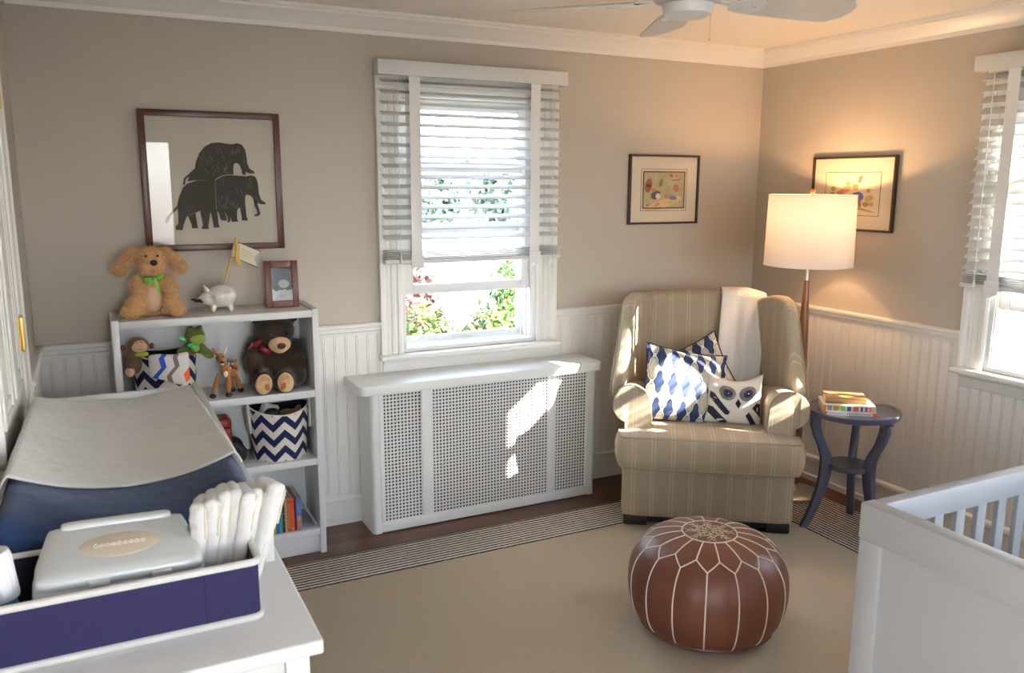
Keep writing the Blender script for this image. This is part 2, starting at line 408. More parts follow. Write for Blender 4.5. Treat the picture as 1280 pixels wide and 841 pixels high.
# ------------------------------------------------------------------ rug
def rug():
    r=thing('area_rug','cream rug with black and white striped borders under the armchair and leather pouf','rug',(-2.0,-2.2,0))
    x0,x1,y0,y1=-1.13,1.82,-1.9,1.815   # local
    bi=1.575; ri=1.44
    cream=NT('cream_wool'); f=cream.noise(90,3); g=cream.noise(9,2)
    cream.color(cream.mix(f,(.40,.325,.222),(.50,.42,.30))); cream.bump(f,.5,.004); cream.set(Roughness=.95,Sheen_Weight=.2,Specular_IOR_Level=.1)
    def stripe(axis):
        t=NT('striped_rug_border_'+axis); co=t.coord(); s=t.sep(co)[0 if axis=='x' else 1]
        nz=t.noise(70,3); s2=t.math('ADD',s,t.math('MULTIPLY',t.math('SUBTRACT',nz,.5),.006))
        fr=t.math('FRACT',t.math('DIVIDE',s2,.0225)); k=t.math('GREATER_THAN',fr,.42)
        fl=t.noise(140,3); 
        t.color(t.mix(k,t.mix(fl,(.012,.012,.02),(.045,.045,.06)),t.mix(fl,(.56,.51,.44),(.70,.65,.57)))); t.bump(t.math('PINGPONG',t.math('DIVIDE',s2,.01125),1),.4,.003); t.set(Roughness=.95,Specular_IOR_Level=.1); return t.m
    th=.011
    mb=MB(); mb.box(x0,ri,y0,bi,0.0,th,.003); mb.build('rug_field',cream.m,r)
    mb=MB(); mb.prism([(x0,bi),(ri,bi),(x1,y1),(x0,y1)],'z',0,th,.002); mb.build('striped_border',stripe('y'),r)
    mb=MB(); mb.prism([(ri,y0),(x1,y0),(x1,y1),(ri,bi)],'z',0,th,.002); mb.build('striped_border',stripe('x'),r)
rug()

# ------------------------------------------------------------------ radiator cover
RADM=M('radiator_cover_enamel',(.72,.73,.70),.32,bump=.03,bscale=12)
def radiator():
    x0,x1=-2.40,-1.205; xc=(x0+x1)/2; yf=-.215
    r=thing('radiator_cover','white radiator cover with three perforated metal grilles, standing under the window','radiator cover',(xc,0,0)); a,b=x0-xc,x1-xc
    mb=MB()
    def rp(u0,u1,y0,y1,rad,n=6):
        P=[(u0,y1),(u0,y0+rad)]+[(u0+rad-rad*cos(t),y0+rad-rad*sin(t)) for t in [PI/2*k/n for k in range(n+1)]]+[(u1-rad+rad*sin(t),y0+rad-rad*cos(t)) for t in [PI/2*k/n for k in range(n+1)]]+[(u1,y1)]
        return P
    mb.prism(rp(a-.062,b+.012,-.262,-.003,.035),'z',.672,.716,.006,2,caps_only=True); mb.build('top',RADM,r)
    zt=.672
    for s,u in ((1,a),(-1,b)):
        mb=MB()
        P=[(u,-.03),(u,yf+.02)]+[(u+s*(.02-.02*cos(t)),yf+.02-.02*sin(t)) for t in [PI/2*k/5 for k in range(1,6)]]+[(u+s*.04,yf),(u+s*.04,yf+.012),(u+s*.012,yf+.03),(u+s*.012,-.03)]
        mb.prism(P,'z',0,zt); mb.build('side_panel',RADM,r,smooth=30)
    xs=[(a+.04,a+.058),(a+.243,a+.297),(a+.915,a+.958),(b-.058,b-.04)]
    mb=MB()
    for u0,u1 in xs: mb.box(u0,u1,yf-.003,yf+.012,.052,zt-.006,.003)
    mb.box(a+.04,b-.04,yf-.002,yf+.012,.004,.052,.003); mb.box(a+.04,b-.04,yf-.001,yf+.012,zt-.012,zt,.002)
    mb.build('front_frame',RADM,r)
    dark=M('radiator_cavity_shade',(.02,.02,.022),.8)
    mb=MB(); mb.box(a+.02,b-.02,yf+.06,-.04,.02,zt-.01); mb.build('cavity_shade',dark,r,smooth=0)  # dark box standing in for the shade inside the cover
    GR=M('grille_white_metal',(.70,.69,.66),.45)
    bead=.004
    for u0,u1 in ((xs[0][1],xs[1][0]),(xs[1][1],xs[2][0]),(xs[2][1],xs[3][0])):
        mb=MB(); p=.0165; nx=round((u1-u0)/p); z0,z1=.052,zt-.012; nz=round((z1-z0)/p); pu,pz=(u1-u0)/nx,(z1-z0)/nz; y=yf+.006
        V=[[mb.v((u0+i*pu/2,y,z0+j*pz/2)) for j in range(2*nz+1)] for i in range(2*nx+1)]
        # lattice of square holes standing on their corners, with a small hole at every crossing
        for i in range(nx):
            for j in range(nz):
                cx,cz=u0+(i+.5)*pu,z0+(j+.5)*pz
                ov=[V[2*i][2*j],V[2*i+1][2*j],V[2*i+2][2*j],V[2*i+2][2*j+1],V[2*i+2][2*j+2],V[2*i+1][2*j+2],V[2*i][2*j+2],V[2*i][2*j+1]]
                iv=[]
                for k in range(8):
                    an=-3*PI/4+k*PI/4; rr=.0046 if (k%2==0) else .0060
                    iv.append(mb.v((cx+rr*cos(an),y,cz+rr*sin(an))))
                for k in range(8): mb.face((ov[k],ov[(k+1)%8],iv[(k+1)%8],iv[k]))
        o=mb.build('grille',GR,r,smooth=0,recalc=False)
        so=o.modifiers.new('s','SOLIDIFY'); so.thickness=.0015
        mb=MB()
        for (p0,p1) in (((u0,z0),(u1,z0)),((u1,z0),(u1,z1)),((u1,z1),(u0,z1)),((u0,z1),(u0,z0))):
            mb.tube([(p0[0],y-.003,p0[1]),(p1[0],y-.003,p1[1])],.004,8)
        mb.build('grille_bead',GR,o)
radiator()

# ------------------------------------------------------------------ bookcase
def bookcase():
    x0,x1=-3.42,-2.638; xc=(x0+x1)/2; a,b=x0-xc,x1-xc; y0,y1=-.295,-.028
    r=thing('bookcase','low white open bookcase of three shelves holding toys and books','bookcase',(xc,0,0))
    t=.026
    for u0,u1 in ((a,a+t),(b-t,b)):
        mb=MB(); mb.box(u0,u1,y0,y1,0,1.083,.002); mb.build('side_panel',WHITEP,r)
    mb=MB(); mb.box(a+t,b-t,y0+.002,y1,1.048,1.078,.002); mb.build('top_panel',WHITEP,r)
    for z in (.735,.435,.115):
        mb=MB(); mb.box(a+t,b-t,y0+.003,y1-.008,z-.03,z,.002); mb.build('shelf',WHITEP,r)
    mb=MB(); mb.box(a+t,b-t,y0+.02,y0+.036,0.0,.085,.002); mb.build('plinth',WHITEP,r)
    mb=MB(); mb.box(a+t,b-t,y1-.007,y1,.02,1.05); mb.build('back_panel',WHITEP,r,smooth=0)
bookcase()
Z1,Z2,Z3,ZT=.7352,.4352,.1152,1.0782

def chevron_mat(name,dark,light,P,A,W,cyl=True,z0=0):
    t=NT(name); x,y,z=t.sep(t.coord())[:3]
    if cyl: u=t.math('MULTIPLY',t.math('ARCTAN2',y,x),.125)
    else: u=x
    tri=t.math('MULTIPLY',t.math('PINGPONG',t.math('DIVIDE',u,W/2),1),A)
    fr=t.math('FRACT',t.math('DIVIDE',t.math('ADD',t.math('ADD',z,z0+2),tri),P)); k=t.math('GREATER_THAN',fr,.5)
    n=t.noise(350,2); t.color(t.mix(k,dark,light)); t.bump(n,.25,.001); t.set(Roughness=.85,Specular_IOR_Level=.2); return t.m
NAVY=(.016,.022,.075); CREAM=(.66,.60,.53)
def basket(label,c,r0,r1,h,straps=True):
    r=thing('fabric_basket',label,'basket',c,0,None)
    cm=chevron_mat('navy_and_cream_chevron',NAVY,CREAM,.068,.045,2*PI*.125/8)
    liner=M('navy_canvas_lining',(.012,.015,.035),.9,bump=.2,bscale=300)
    def dip(a): return .012*cos(2*a)
    mb=MB()
    def wall(rad,zlo,flip):
        def f(u,v):
            an=2*PI*u; rr=r0+(r1-r0)*v+rad; z=zlo+(h-zlo)*v+dip(an)*v**3; return (rr*cos(an),rr*sin(an)*.98,z)
        return mb.grid(f,48,10,closed_u=True)
    V=wall(0,0.0,0); mb.face([V[i][0] for i in range(48)]); mb.build('basket_body',cm,r,smooth=60)
    mb=MB(); V=wall(-.004,.005,0); mb.face([V[i][0] for i in range(48)]); o=mb.build('lining',liner,r,smooth=60,recalc=True)
    mb=MB(); mb.tube([((r1-.002)*cos(2*PI*k/48),(r1-.002)*.98*sin(2*PI*k/48),h+dip(2*PI*k/48)) for k in range(48)],.0032,8,True); mb.build('rim_piping',M('cream_piping',(.66,.62,.56),.8),r)
    if straps:
        for s in (-1,1):
            mb=MB(); pts=[]
            for k in range(13):
                u=k/12; yy=(u-.5)*.07; zz=h*.55+(.145*sin(PI*u)**.6 if True else 0); x=s*(r0+(r1-r0)*min(1,zz/h)+.004)
                pts.append((x,yy,zz))
            for p,q in zip(pts,pts[1:]):
                pass
            mb.tube(pts,.006,8); mb.build('strap_handle',M('cream_webbing',(.70,.66,.60),.85),r)
    return r
basket('navy chevron basket on the middle shelf with brown toys inside',(-2.795,-.165,Z2),.112,.126,.215)
basket('navy chevron basket on the upper shelf, behind the monkey and frog',(-3.235,-.165,Z1),.112,.122,.192,False)
# striped baby cloth hanging over the upper basket
def cloth_drape():
    t=NT('zigzag_baby_cloth'); x,y,z=t.sep(t.coord())[:3]
    s=t.math('ADD',t.math('MULTIPLY',x,.8),t.math('MULTIPLY',z,-1.0)); 
    u=t.math('ADD',t.math('MULTIPLY',x,.35),t.math('MULTIPLY',z,.9))
    q=t.math('ADD',t.math('SUBTRACT',x,t.math('MULTIPLY',z,.35)),t.math('MULTIPLY',t.math('PINGPONG',t.math('DIVIDE',t.math('ADD',z,1),.036),1),.020))
    col=(.70,.66,.62)
    def band(c,a,b,prev):
        k=t.math('MULTIPLY',t.math('GREATER_THAN',q,a),t.math('LESS_THAN',q,b)); return t.mix(k,prev,c)
    c=band((.02,.09,.48),-.075,-.055,col); c=band((.21,.16,.15),-.025,-.007,c); c=band((.85,.13,.02),.038,.08,c)
    t.color(c); t.bump(t.noise(300,2),.2,.001); t.set(Roughness=.85,Sheen_Weight=.1)
    mb=MB(); R=.130
    def f(u,v):
        an=-PI/2-.50+u*1.16; w=v
        if w<.2: rr=R-.022+.022*w/.2; z=.196
        else: rr=R+.004*sin(u*9); z=.196-(w-.2)/.8*(.118-.05*abs(u-.75))
        z+=.003*sin(u*7)
        return (rr*cos(an),rr*sin(an)*.98,z)
    mb.grid(f,20,14); o=mb.build('baby_cloth',t.m,None,(-3.235,-.165,Z1+.003),smooth=80)
    so=o.modifiers.new('s','SOLIDIFY'); so.thickness=.003; so.offset=1
    tag(o,'white baby cloth with blue, grey and orange zigzags over the basket rim below the frog','cloth')
cloth_drape()

# ------------------------------------------------------------------ plush toys
def fab(name,c,var=.18,bs=120,b=.5): return M(name,c,.95,var=var,vscale=40,bump=b,bscale=bs,spec=.1,sheen=.3,bdist=.004)
def eye(mb,c,r): mb.ball(c,r,10)
def puppy():
    r=thing('plush_puppy','fluffy tan plush puppy with a green bow sitting on top of the bookcase','soft toy',(-3.262,-.165,ZT))
    tan=fab('tan_plush',(.70,.42,.20)); pale=fab('pale_tan_plush',(.72,.48,.30))
    B=[((0,.01,.075),(.062,.055,.078)),((0,.0,.13),(.05,.045,.05)),
       ((-.062,-.03,.045),(.038,.045,.042)),((.062,-.03,.045),(.038,.045,.042)),
       ((-.085,-.06,.026),(.034,.042,.026)),((.08,-.055,.026),(.034,.042,.026)),
       ((-.052,-.025,.125),(.026,.03,.042)),((-.045,-.05,.105),(.026,.026,.028)),((.06,-.02,.125),(.026,.03,.042)),((.068,-.045,.103),(.026,.026,.028)),
       ((0.005,-.015,.218),(.056,.05,.055)),((.012,-.055,.198),(.038,.032,.028)),((-.008,-.055,.196),(.032,.03,.027))]
    blob('body',B,tan,r,.007,(.012,9000))
    for s in (-1,1):
        m=Ry(s*-.75)
        e=blob('ear',[((s*.056,.0,.240),(.03,.022,.028)),((s*.085,-.005,.216),(.028,.020,.045),m),((s*.108,-.006,.190),(.027,.02,.028))],tan,r,.006,(.012,2500))
    blob('tummy',[((0,-.025,.07),(.043,.035,.055))],pale,r,.007,(.004,900))
    mb=MB(); mb.ball((.009,-.088,.216),(.0135,.009,.0115)); mb.build('nose',BLACK,r)
    mb=MB(); mb.ball((-.016,-.058,.240),.0055,10); mb.ball((.026,-.058,.240),.0055,10); mb.build('eyes',BLACK,r)
    mb=MB(); mb.ball((.004,-.083,.181),(.009,.006,.006)); mb.build('mouth',M('pink_felt',(.65,.25,.25),.9),r)
    G=M('lime_satin_ribbon',(.17,.48,.04),.4)
    mb=MB(); mb.tube([(.05*cos(2*PI*k/24),-.008+.05*sin(2*PI*k/24),.158) for k in range(24)],.005,8,True)
    mb.ball((-.018,-.066,.150),(.016,.008,.012)); mb.ball((.028,-.062,.158),(.018,.007,.010),mat=Ry(-.4)); mb.ball((.006,-.068,.152),(.007,.006,.007))
    for pts in ([(.010,-.068,.150),(.016,-.072,.130),(.018,-.070,.112),(.024,-.068,.100)],[(.004,-.068,.15),(-.008,-.072,.136),(-.014,-.071,.126)]):
        for p,q in zip(pts,pts[1:]): mb.box(-.5,.5,-.5,.5,-.5,.5,mat=T(*((Vector(p)+Vector(q))/2))@Vector((0,0,-1)).rotation_difference(Vector(q)-Vector(p)).to_matrix().to_4x4()@Matrix.Diagonal((.012,.002,(Vector(q)-Vector(p)).length*1.1,1)))
    mb.build('green_bow',G,r)
puppy()
def bear():
    r=thing('plush_bear','large dark brown plush bear with a red bow sitting on the upper shelf','soft toy',(-2.79,-.155,Z1))
    br=fab('dark_brown_plush',(.046,.028,.019),.3); cr=fab('cream_plush',(.62,.41,.22))
    B=[((0,.015,.10),(.085,.075,.10)),((0,.01,.165),(.08,.06,.06)),
       ((-.005,.0,.245),(.086,.075,.062)),((0,-.015,.225),(.07,.065,.05)),((-.065,.02,.288),(.028,.018,.018)),((.075,.02,.288),(.028,.018,.018)),
       ((-.093,.0,.16),(.036,.042,.055)),((-.108,-.025,.115),(.036,.042,.05)),((.082,.0,.15),(.036,.042,.055)),((.086,-.025,.105),(.036,.042,.05)),
       ((-.075,-.055,.05),(.048,.072,.048)),((.02,-.06,.048),(.050,.072,.048)),((-.083,-.115,.048),(.043,.03,.052)),((.006,-.115,.046),(.045,.03,.050)),((.064,-.03,.05),(.055,.07,.048))]
    blob('body',B,br,r,.008,(.006,7000))
    blob('muzzle',[((.002,-.070,.196),(.048,.034,.034)),((.0,-.075,.185),(.034,.032,.026))],cr,r,.006,(.003,900))
    mb=MB(); mb.ball((.002,-.108,.196),(.018,.010,.013)); mb.build('nose',M('brown_felt_nose',(.08,.035,.02),.7),r)
    for s,c in ((-1,(-.083,-.139,.048)),(1,(.006,-.139,.046))):
        m=Rx(.08)@Rz(s*.05)@Ry(s*-.12)
        f=blob('foot_pad',[(c,(.036,.013,.046),m)],cr,r,.0045,(.002,500))
        mb=MB()
        for dx,dz,rr in ((s*.018,-.012,.010),):
            mb.ball((c[0]-s*.012,c[1]-.0115,c[2]-.012),(.010,.003,.017),12,mat=Ry(s*.4))
        for dx,dz in ((-.014,.022),(.004,.026),(-.018,.002)):
            mb.tube([(c[0]+s*dx+.006*cos(2*PI*k/12),c[1]-.0135,c[2]+dz+.006*sin(2*PI*k/12)) for k in range(12)],.0012,5,True)
        mb.build('paw_print',M('rust_embroidery',(.42,.14,.05),.8),f)
    R=M('red_satin_ribbon',(.22,.004,.015),.4)
    mb=MB(); mb.ball((-.055,-.062,.172),(.026,.012,.015),mat=Ry(.5)); mb.ball((-.085,-.052,.205),(.024,.010,.012),mat=Ry(-.5)); mb.ball((-.066,-.062,.186),(.010,.010,.010)); mb.prism([(-.10,.20),(-.125,.178),(-.122,.190),(-.105,.212)],'y',-.056,-.053); mb.build('red_bow',R,r)
    mb=MB(); mb.ball((-.032,-.070,.238),.006,10); mb.ball((.034,-.070,.238),.006,10); mb.build('eyes',BLACK,r)
bear()
def monkey():
    r=thing('plush_monkey','small brown plush monkey at the left end of the upper shelf','soft toy',(-3.334,-.262,Z1)); r.scale=(1.08,1,1.08)
    br=fab('brown_plush',(.15,.085,.05)); fc=fab('peach_plush',(.60,.36,.22),.1)
    blob('body',[((0,0,.226),(.040,.026,.031)),((-.022,.0,.18),(.018,.018,.035)),((-.028,-.002,.160),(.013,.014,.026)),((-.012,.012,.165),(.026,.015,.045))],br,r,.004,(.003,2500))
    blob('face',[((.006,-.017,.222),(.029,.014,.020)),((.006,-.015,.235),(.022,.014,.013))],fc,r,.004)
    blob('paw',[((-.031,-.004,.132),(.017,.017,.019))],fc,r,.004)
    mb=MB(); mb.tube([(.006-.016*cos(t),-.0305+.004*abs(cos(t)),.226-.010*sin(t)) for t in [PI*k/10 for k in range(11)]],.0008,5); mb.ball((-.003,-.03,.24),.0022,8); mb.ball((.015,-.03,.24),.0022,8); mb.build('stitched_smile',M('dark_thread',(.08,.03,.02),.8),r)
    for s in (-1,1):
        blob('ear',[((s*.047,.004,.220),(.010,.006,.013))],M('rust_plush',(.25,.07,.04),.95),r,.003)
    mb=MB(); mb.ball((.012,-.012,.194),(.024,.015,.010)); mb.build('green_collar',M('lime_felt',(.35,.42,.03),.9),r)
monkey()
def frog():
    r=thing('plush_frog','green plush frog leaning over the upper basket on the orange cloth trim','soft toy',(-3.142,-.238,Z1+.004)); r.scale=(1.12,1.1,1.1)
    g=fab('green_plush',(.10,.135,.028)); lg=fab('lime_plush',(.30,.38,.08))
    blob('body',[((.018,.0,.235),(.036,.030,.030)),((.002,.0,.262),(.012,.012,.010)),((.036,.0,.262),(.012,.012,.010)),((.0,.01,.185),(.026,.02,.028)),((-.024,-.008,.176),(.024,.018,.022)),((.036,.0,.185),(.02,.016,.02),Ry(.7)),((.058,-.006,.165),(.026,.014,.017),Ry(.7))],g,r,.0045,(.003,2500))
    blob('muzzle',[((.026,-.022,.224),(.029,.018,.019)),((.016,-.018,.19),(.016,.014,.014))],lg,r,.0045,(.002,500))
    B=M('green_satin_bow',(.06,.50,.10),.35)
    mb=MB(); mb.ball((.0,-.03,.205),(.012,.007,.008)); mb.ball((.013,-.032,.197),(.012,.007,.008)); mb.ball((-.026,-.024,.228),(.014,.007,.008),mat=Ry(.5)); mb.build('green_bow',B,r)
    mb=MB(); mb.ball((.006,-.012,.269),.004,8); mb.ball((.038,-.012,.269),.004,8); mb.build('eyes',BLACK,r)
frog()
def fawn():
    r=thing('plush_fawn','small spotted tan toy fawn standing beside the brown bear','soft toy',(-2.993,-.205,Z1))
    t_=fab('tan_felt',(.38,.16,.055),.12,200,.2); w=fab('white_felt',(.70,.64,.55),.05,200,.2); bk=fab('chestnut_felt',(.17,.05,.015),.2,200,.2)
    blob('body',[((.0,.0,.098),(.022,.040,.025),Rz(.5)),((-.018,-.025,.105),(.021,.022,.028)),((-.027,-.035,.140),(.013,.014,.030),Rx(.25)),
        ((-.037,-.045,.165),(.020,.022,.020)),((-.036,-.066,.154),(.011,.016,.010)),
        ((-.062,-.04,.055),(.0105,.0105,.055),Ry(.3)),((-.012,-.045,.055),(.0105,.0105,.055)),((.012,.035,.05),(.0105,.0105,.052)),((.034,.018,.05),(.011,.0105,.052),Ry(-.25)),((.024,.028,.105),(.020,.020,.023)),((.034,.034,.13),(.006,.006,.014))],t_,r,.004)
    for c in ((-.075,-.043,.009),(-.014,-.048,.009),(.012,.035,.009),(.044,.018,.009)):
        mb=MB(); mb.ball(c,(.0135,.0150,.0095),12); mb.build('hoof',BLACK,r)
    mb=MB(); mb.ball((-.036,-.081,.154),(.007,.006,.006)); mb.build('nose',BLACK,r)
    mb=MB(); mb.ball((-.036,-.076,.146),(.008,.007,.006)); mb.ball((-.02,-.047,.095),(.010,.006,.014)); mb.build('white_chin',w,r)
    mb=MB(); mb.ball((-.030,-.062,.172),.004,8); mb.ball((-.050,-.060,.170),.004,8); mb.build('eyes',BLACK,r)
    for s in (-1,1):
        mb=MB(); mb.ball((-.037+s*.020,-.03,.190),(.007,.006,.018),12,mat=Ry(s*.5)); mb.build('ear',w if s>0 else t_,r)
    sad=blob('saddle',[((.004,.003,.108),(.0215,.038,.020),Rz(.5))],bk,r,.004)
    mb=MB()
    for k in range(12):
        a=RND.uniform(-1.3,1.0); b=RND.uniform(-.9,.9); p=Rz(.5)@Vector((.0215*cos(b)*sin(a)*1.0,.036*sin(b),.020*cos(b)*cos(a))); mb.ball((.004+p.x,.003+p.y,.108+p.z),.0042,8)
    mb.build('white_spots',w,sad)
fawn()
def truck():
    r=thing('toy_truck','red toy truck with a big blue-hubbed black wheel on the middle shelf','toy',(-3.015,-.17,Z2))
    red=M('red_toy_plastic',(.20,.012,.008),.35)
    mb=MB(); mb.softbox((-.03,.02,.115),(.05,.06,.045),.022); mb.softbox((-.01,.02,.165),(.032,.045,.03),.02); mb.tube([(.0,-.0,.18),(.0,-.0,.20)],.01); mb.tube([(-.04,.0,.16),(-.04,.0,.195)],.009); mb.build('truck_body',red,r)
    mb=MB(); mb.box(-.07,.01,-.01,.06,.05,.075,.005); mb.build('chassis',BLACK,r)
    for c in ((.028,-.05,.0455),(-.05,-.05,.0455),(.028,.05,.0455),(-.05,.05,.0455)):
        mb=MB(); mb.lathe([(.020,-.02),(.036,-.02),(.0445,-.012),(.0455,0),(.0445,.012),(.036,.02),(.020,.02)],28,mat=T(*c)@Rz(-.5)@Rx(PI/2)); w=mb.build('wheel',BLACK,r)
        mb=MB(); mb.lathe([(0,.021),(.012,.022),(.02,.018),(.02,-.018),(.012,-.022),(0,-.021)],24,mat=T(*c)@Rz(-.5)@Rx(PI/2)); mb.build('hub',M('blue_toy_plastic',(.02,.07,.28),.35),w)
truck()
def basket_toys():
    br=fab('brown_puppy_plush',(.24,.10,.045))
    r=thing('plush_toy','floppy brown plush toy lying inside the middle shelf basket','soft toy',(-2.765,-.19,Z2+.006))
    blob('body',[((-.01,-.02,.17),(.032,.026,.026)),((.03,-.02,.185),(.038,.022,.018)),((.0,.01,.10),(.06,.06,.10)),((.05,-.005,.20),(.014,.012,.016))],br,r,.006,(.003,1500))
    r=thing('plush_toy','white plush toy with a dark back deep inside the middle shelf basket','soft toy',(-2.84,-.165,Z2+.006))
    blob('body',[((-.005,.0,.12),(.042,.05,.12)),((.02,-.01,.205),(.030,.02,.018))],fab('white_plush',(.55,.52,.48)),r,.006,(.003,900))
    mb=MB(); mb.ball((.01,-.04,.185),(.036,.024,.030)); mb.build('dark_back',BLACK,r)
basket_toys()

# piggy bank and its pennant
def pig():
    r=thing('piggy_bank','white ceramic piggy bank standing on top of the bookcase','piggy bank',(-3.012,-.17,ZT))
    W=M('white_glazed_ceramic',(.66,.61,.55),.12,coat=.5)
    B=[((.008,0,.054),(.054,.046,.042)),((-.038,-.008,.050),(.026,.027,.025)),((-.060,-.012,.047),(.013,.014,.013))]
    for dx in (-.022,.036):
        for dy in (-.022,.022): B.append(((dx,dy,.014),(.010,.010,.0175)))
    blob('body',B,W,r,.004,smooth_it=8)
    r.scale=(1.18,)*3
    for s in (-1,1):
        mb=MB(); mb.lathe([(0,.02),(.004,.014),(.010,.0),(.006,-.006)],12,(0,0,0),mat=T(-.040,s*.018-.008,.078)@Rx(-s*.4)@Ry(-.5)@Matrix.Diagonal((1,.6,1,1))); mb.build('ear',W,r)
    K=M('mustache_black',(.01,.01,.01),.5)
    mb=MB(); mb.ball((-.079,-.022,.046),(.010,.006,.006),mat=Ry(.4)); mb.ball((-.071,-.030,.045),(.010,.006,.006),mat=Ry(-.4)); mb.ball((-.088,-.018,.049),(.006,.005,.004)); mb.ball((-.062,-.034,.041),(.006,.005,.004)); mb.build('moustache',K,r)
    mb=MB(); mb.tube([(-.036,-.0365,.070),(-.028,-.043,.064),(-.020,-.0465,.060)],.0012,5); mb.tube([(-.036,-.038,.056),(-.018,-.046,.056)],.0010,5); mb.build('gold_lines',M('gold_enamel',(.45,.26,.07),.4),r)
    p=thing('pennant_flag','cream swallowtail pennant on a gold stick stuck in the piggy bank','flag',(-2.990,-.17,ZT+.108)); p.scale=(1.08,)*3
    G=M('gold_paint',(.62,.40,.10),.4); a=(0,0,.0); tip=(.052,0,.172)
    mb=MB(); mb.tube([a,tip],.0028,8); mb.ball(tip,.005,8); mb.build('stick',G,p)
    d=Vector(tip).normalized(); per=Vector((d.z,0,-d.x))
    def P(s,q): v=d*s+per*q; return (v.x,v.z)
    L=Vector(tip).length
    CR=M('cream_card',(.66,.60,.46),.8)
    poly=[P(L*.98,0),P(L*.93,.095),P(L*.76,.072),P(L*.60,.098),P(L*.62,0)]
    poly=[P(.172,.002),P(.158,.10),P(.128,.080),P(.096,.105),P(.112,.002)]
    mb=MB(); mb.prism(poly,'y',-.0012,.0012); fl=mb.build('pennant',CR,p,smooth=0)
    E=M('black_edge',(.015,.014,.013),.6)
    mb=MB()
    for q0,q1 in ((poly[0],poly[1]),(poly[3],poly[4])): mb.tube([(q0[0],-.0012,q0[1]),(q1[0],-.0012,q1[1])],.0013,6)
    mb.build('black_border',E,fl)
    LT=M('gold_lettering',(.48,.40,.26),.8); mb=MB()
    for i,(s,q0,q1) in enumerate(((.150,.030,.068),(.140,.032,.072),(.130,.034,.066),(.121,.040,.062))):
        x=q0
        while x<q1:
            w=RND.uniform(.003,.006); a0,b0=P(s-(x-.03)*.2,x),P(s-(x-.03)*.2,x+w); mb.tube([(a0[0],-.0016,a0[1]),(b0[0],-.0016,b0[1])],.0012,5); x+=w+.0025
    mb.build('lettering',LT,fl)
    mb=MB(); pts=[P(.172,.0),P(.155,.014),P(.125,.018),P(.100,.026),P(.092,.038)]
    for k in (-1,0,1): mb.tube([(x+k*.003,-.005-.002*abs(k),z+k*.001) for x,z in pts],[.003,.004,.005,.006,.004],8)
    mb.build('yellow_ribbon',M('yellow_ribbon',(.66,.42,.10),.6),p)
pig()

# small photo frame
def photo_mat():
    t=NT('black_and_white_photo'); x,y,z=t.sep(t.coord())[:3]
    n=t.noise(28,4); n2=t.noise(90,3)
    k=t.math('LESS_THAN',t.math('ADD',z,t.math('MULTIPLY',n,.08)),.118)
    dark=t.mix(n2,(.012,.012,.013),(.06,.06,.06)); lite=t.mix(n,(.06,.06,.06),(.75,.74,.72))
    c=t.mix(k,dark,lite)
    dx=t.math('DIVIDE',t.math('SUBTRACT',x,.008),.023); dz=t.math('DIVIDE',t.math('SUBTRACT',z,.100),.018)
    rr=t.math('ADD',t.math('MULTIPLY',dx,dx),t.math('MULTIPLY',dz,dz)); h=t.math('LESS_THAN',rr,1)
    c=t.mix(h,c,t.mix(n,(.05,.05,.05),(.50,.50,.49)))
    t.color(c); t.set(Roughness=.25); return t.m
def photo_frame():
    r=thing('photo_frame','small reddish wood frame with a black and white photograph on the bookcase top','photo frame',(-2.755,-.165,ZT))
    r.rotation_euler=(-.10,0,math.radians(-4))
    W=M('cherry_wood_frame',(.13,.030,.014),.35,var=.2,vscale=20); mb=MB(); ring(mb,-.068,.068,0,.198,-.009,.009,.026,.030,.030,.002); mb.build('frame',W,r)
    mb=MB(); mb.box(-.042,.042,-.003,.002,.03,.168); mb.build('photograph',photo_mat(),r,smooth=0)
    mb=MB(); mb.box(-.042,.042,-.0055,-.0045,.03,.168); mb.build('glass',GLASS,r,smooth=0)
    mb=MB(); mb.box(-.06,.06,.0045,.0075,.005,.193); mb.prism([(.008,.11),(.012,.12),(.072,.012),(.064,.008)],'x',-.02,.02); mb.build('easel_back',BLACK,r,smooth=0)
photo_frame()

# ------------------------------------------------------------------ books
PAGES=M('book_pages',(.62,.56,.45),.9,bump=.3,bscale=400)
def book(name,label,loc,size,col,rot=(0,0,0),group=None,decor=None,hard=True):
    """size: thickness x depth x height, spine facing -y"""
    t,d,h=size; r=thing(name,label,'book',loc,0,group); r.rotation_euler=rot
    cm=col if not isinstance(col,tuple) else M('book_cover_%d'%len(MATS),col,.45)
    mb=MB(); c=.0016; mb.box(0,c,0,d,0,h,.0005,1); mb.box(t-c,t,0,d,0,h,.0005,1); mb.box(0,t,0,c,0,h,.0007,1); mb.build('cover',cm,r)
    mb=MB(); mb.box(c,t-c,c,d-.003,.002,h-.003); mb.build('pages',PAGES,r,smooth=0)
    if decor:
        for i,(z0,z1,dc) in enumerate(decor):
            mb=MB(); mb.box(t*.12,t*.88,-.0006,.0005,z0*h,z1*h); mb.build('spine_label',M('spine_%d_%d'%(len(MATS),i),dc,.5),r,smooth=0)
    return r
x=-2.880; yb=-.275
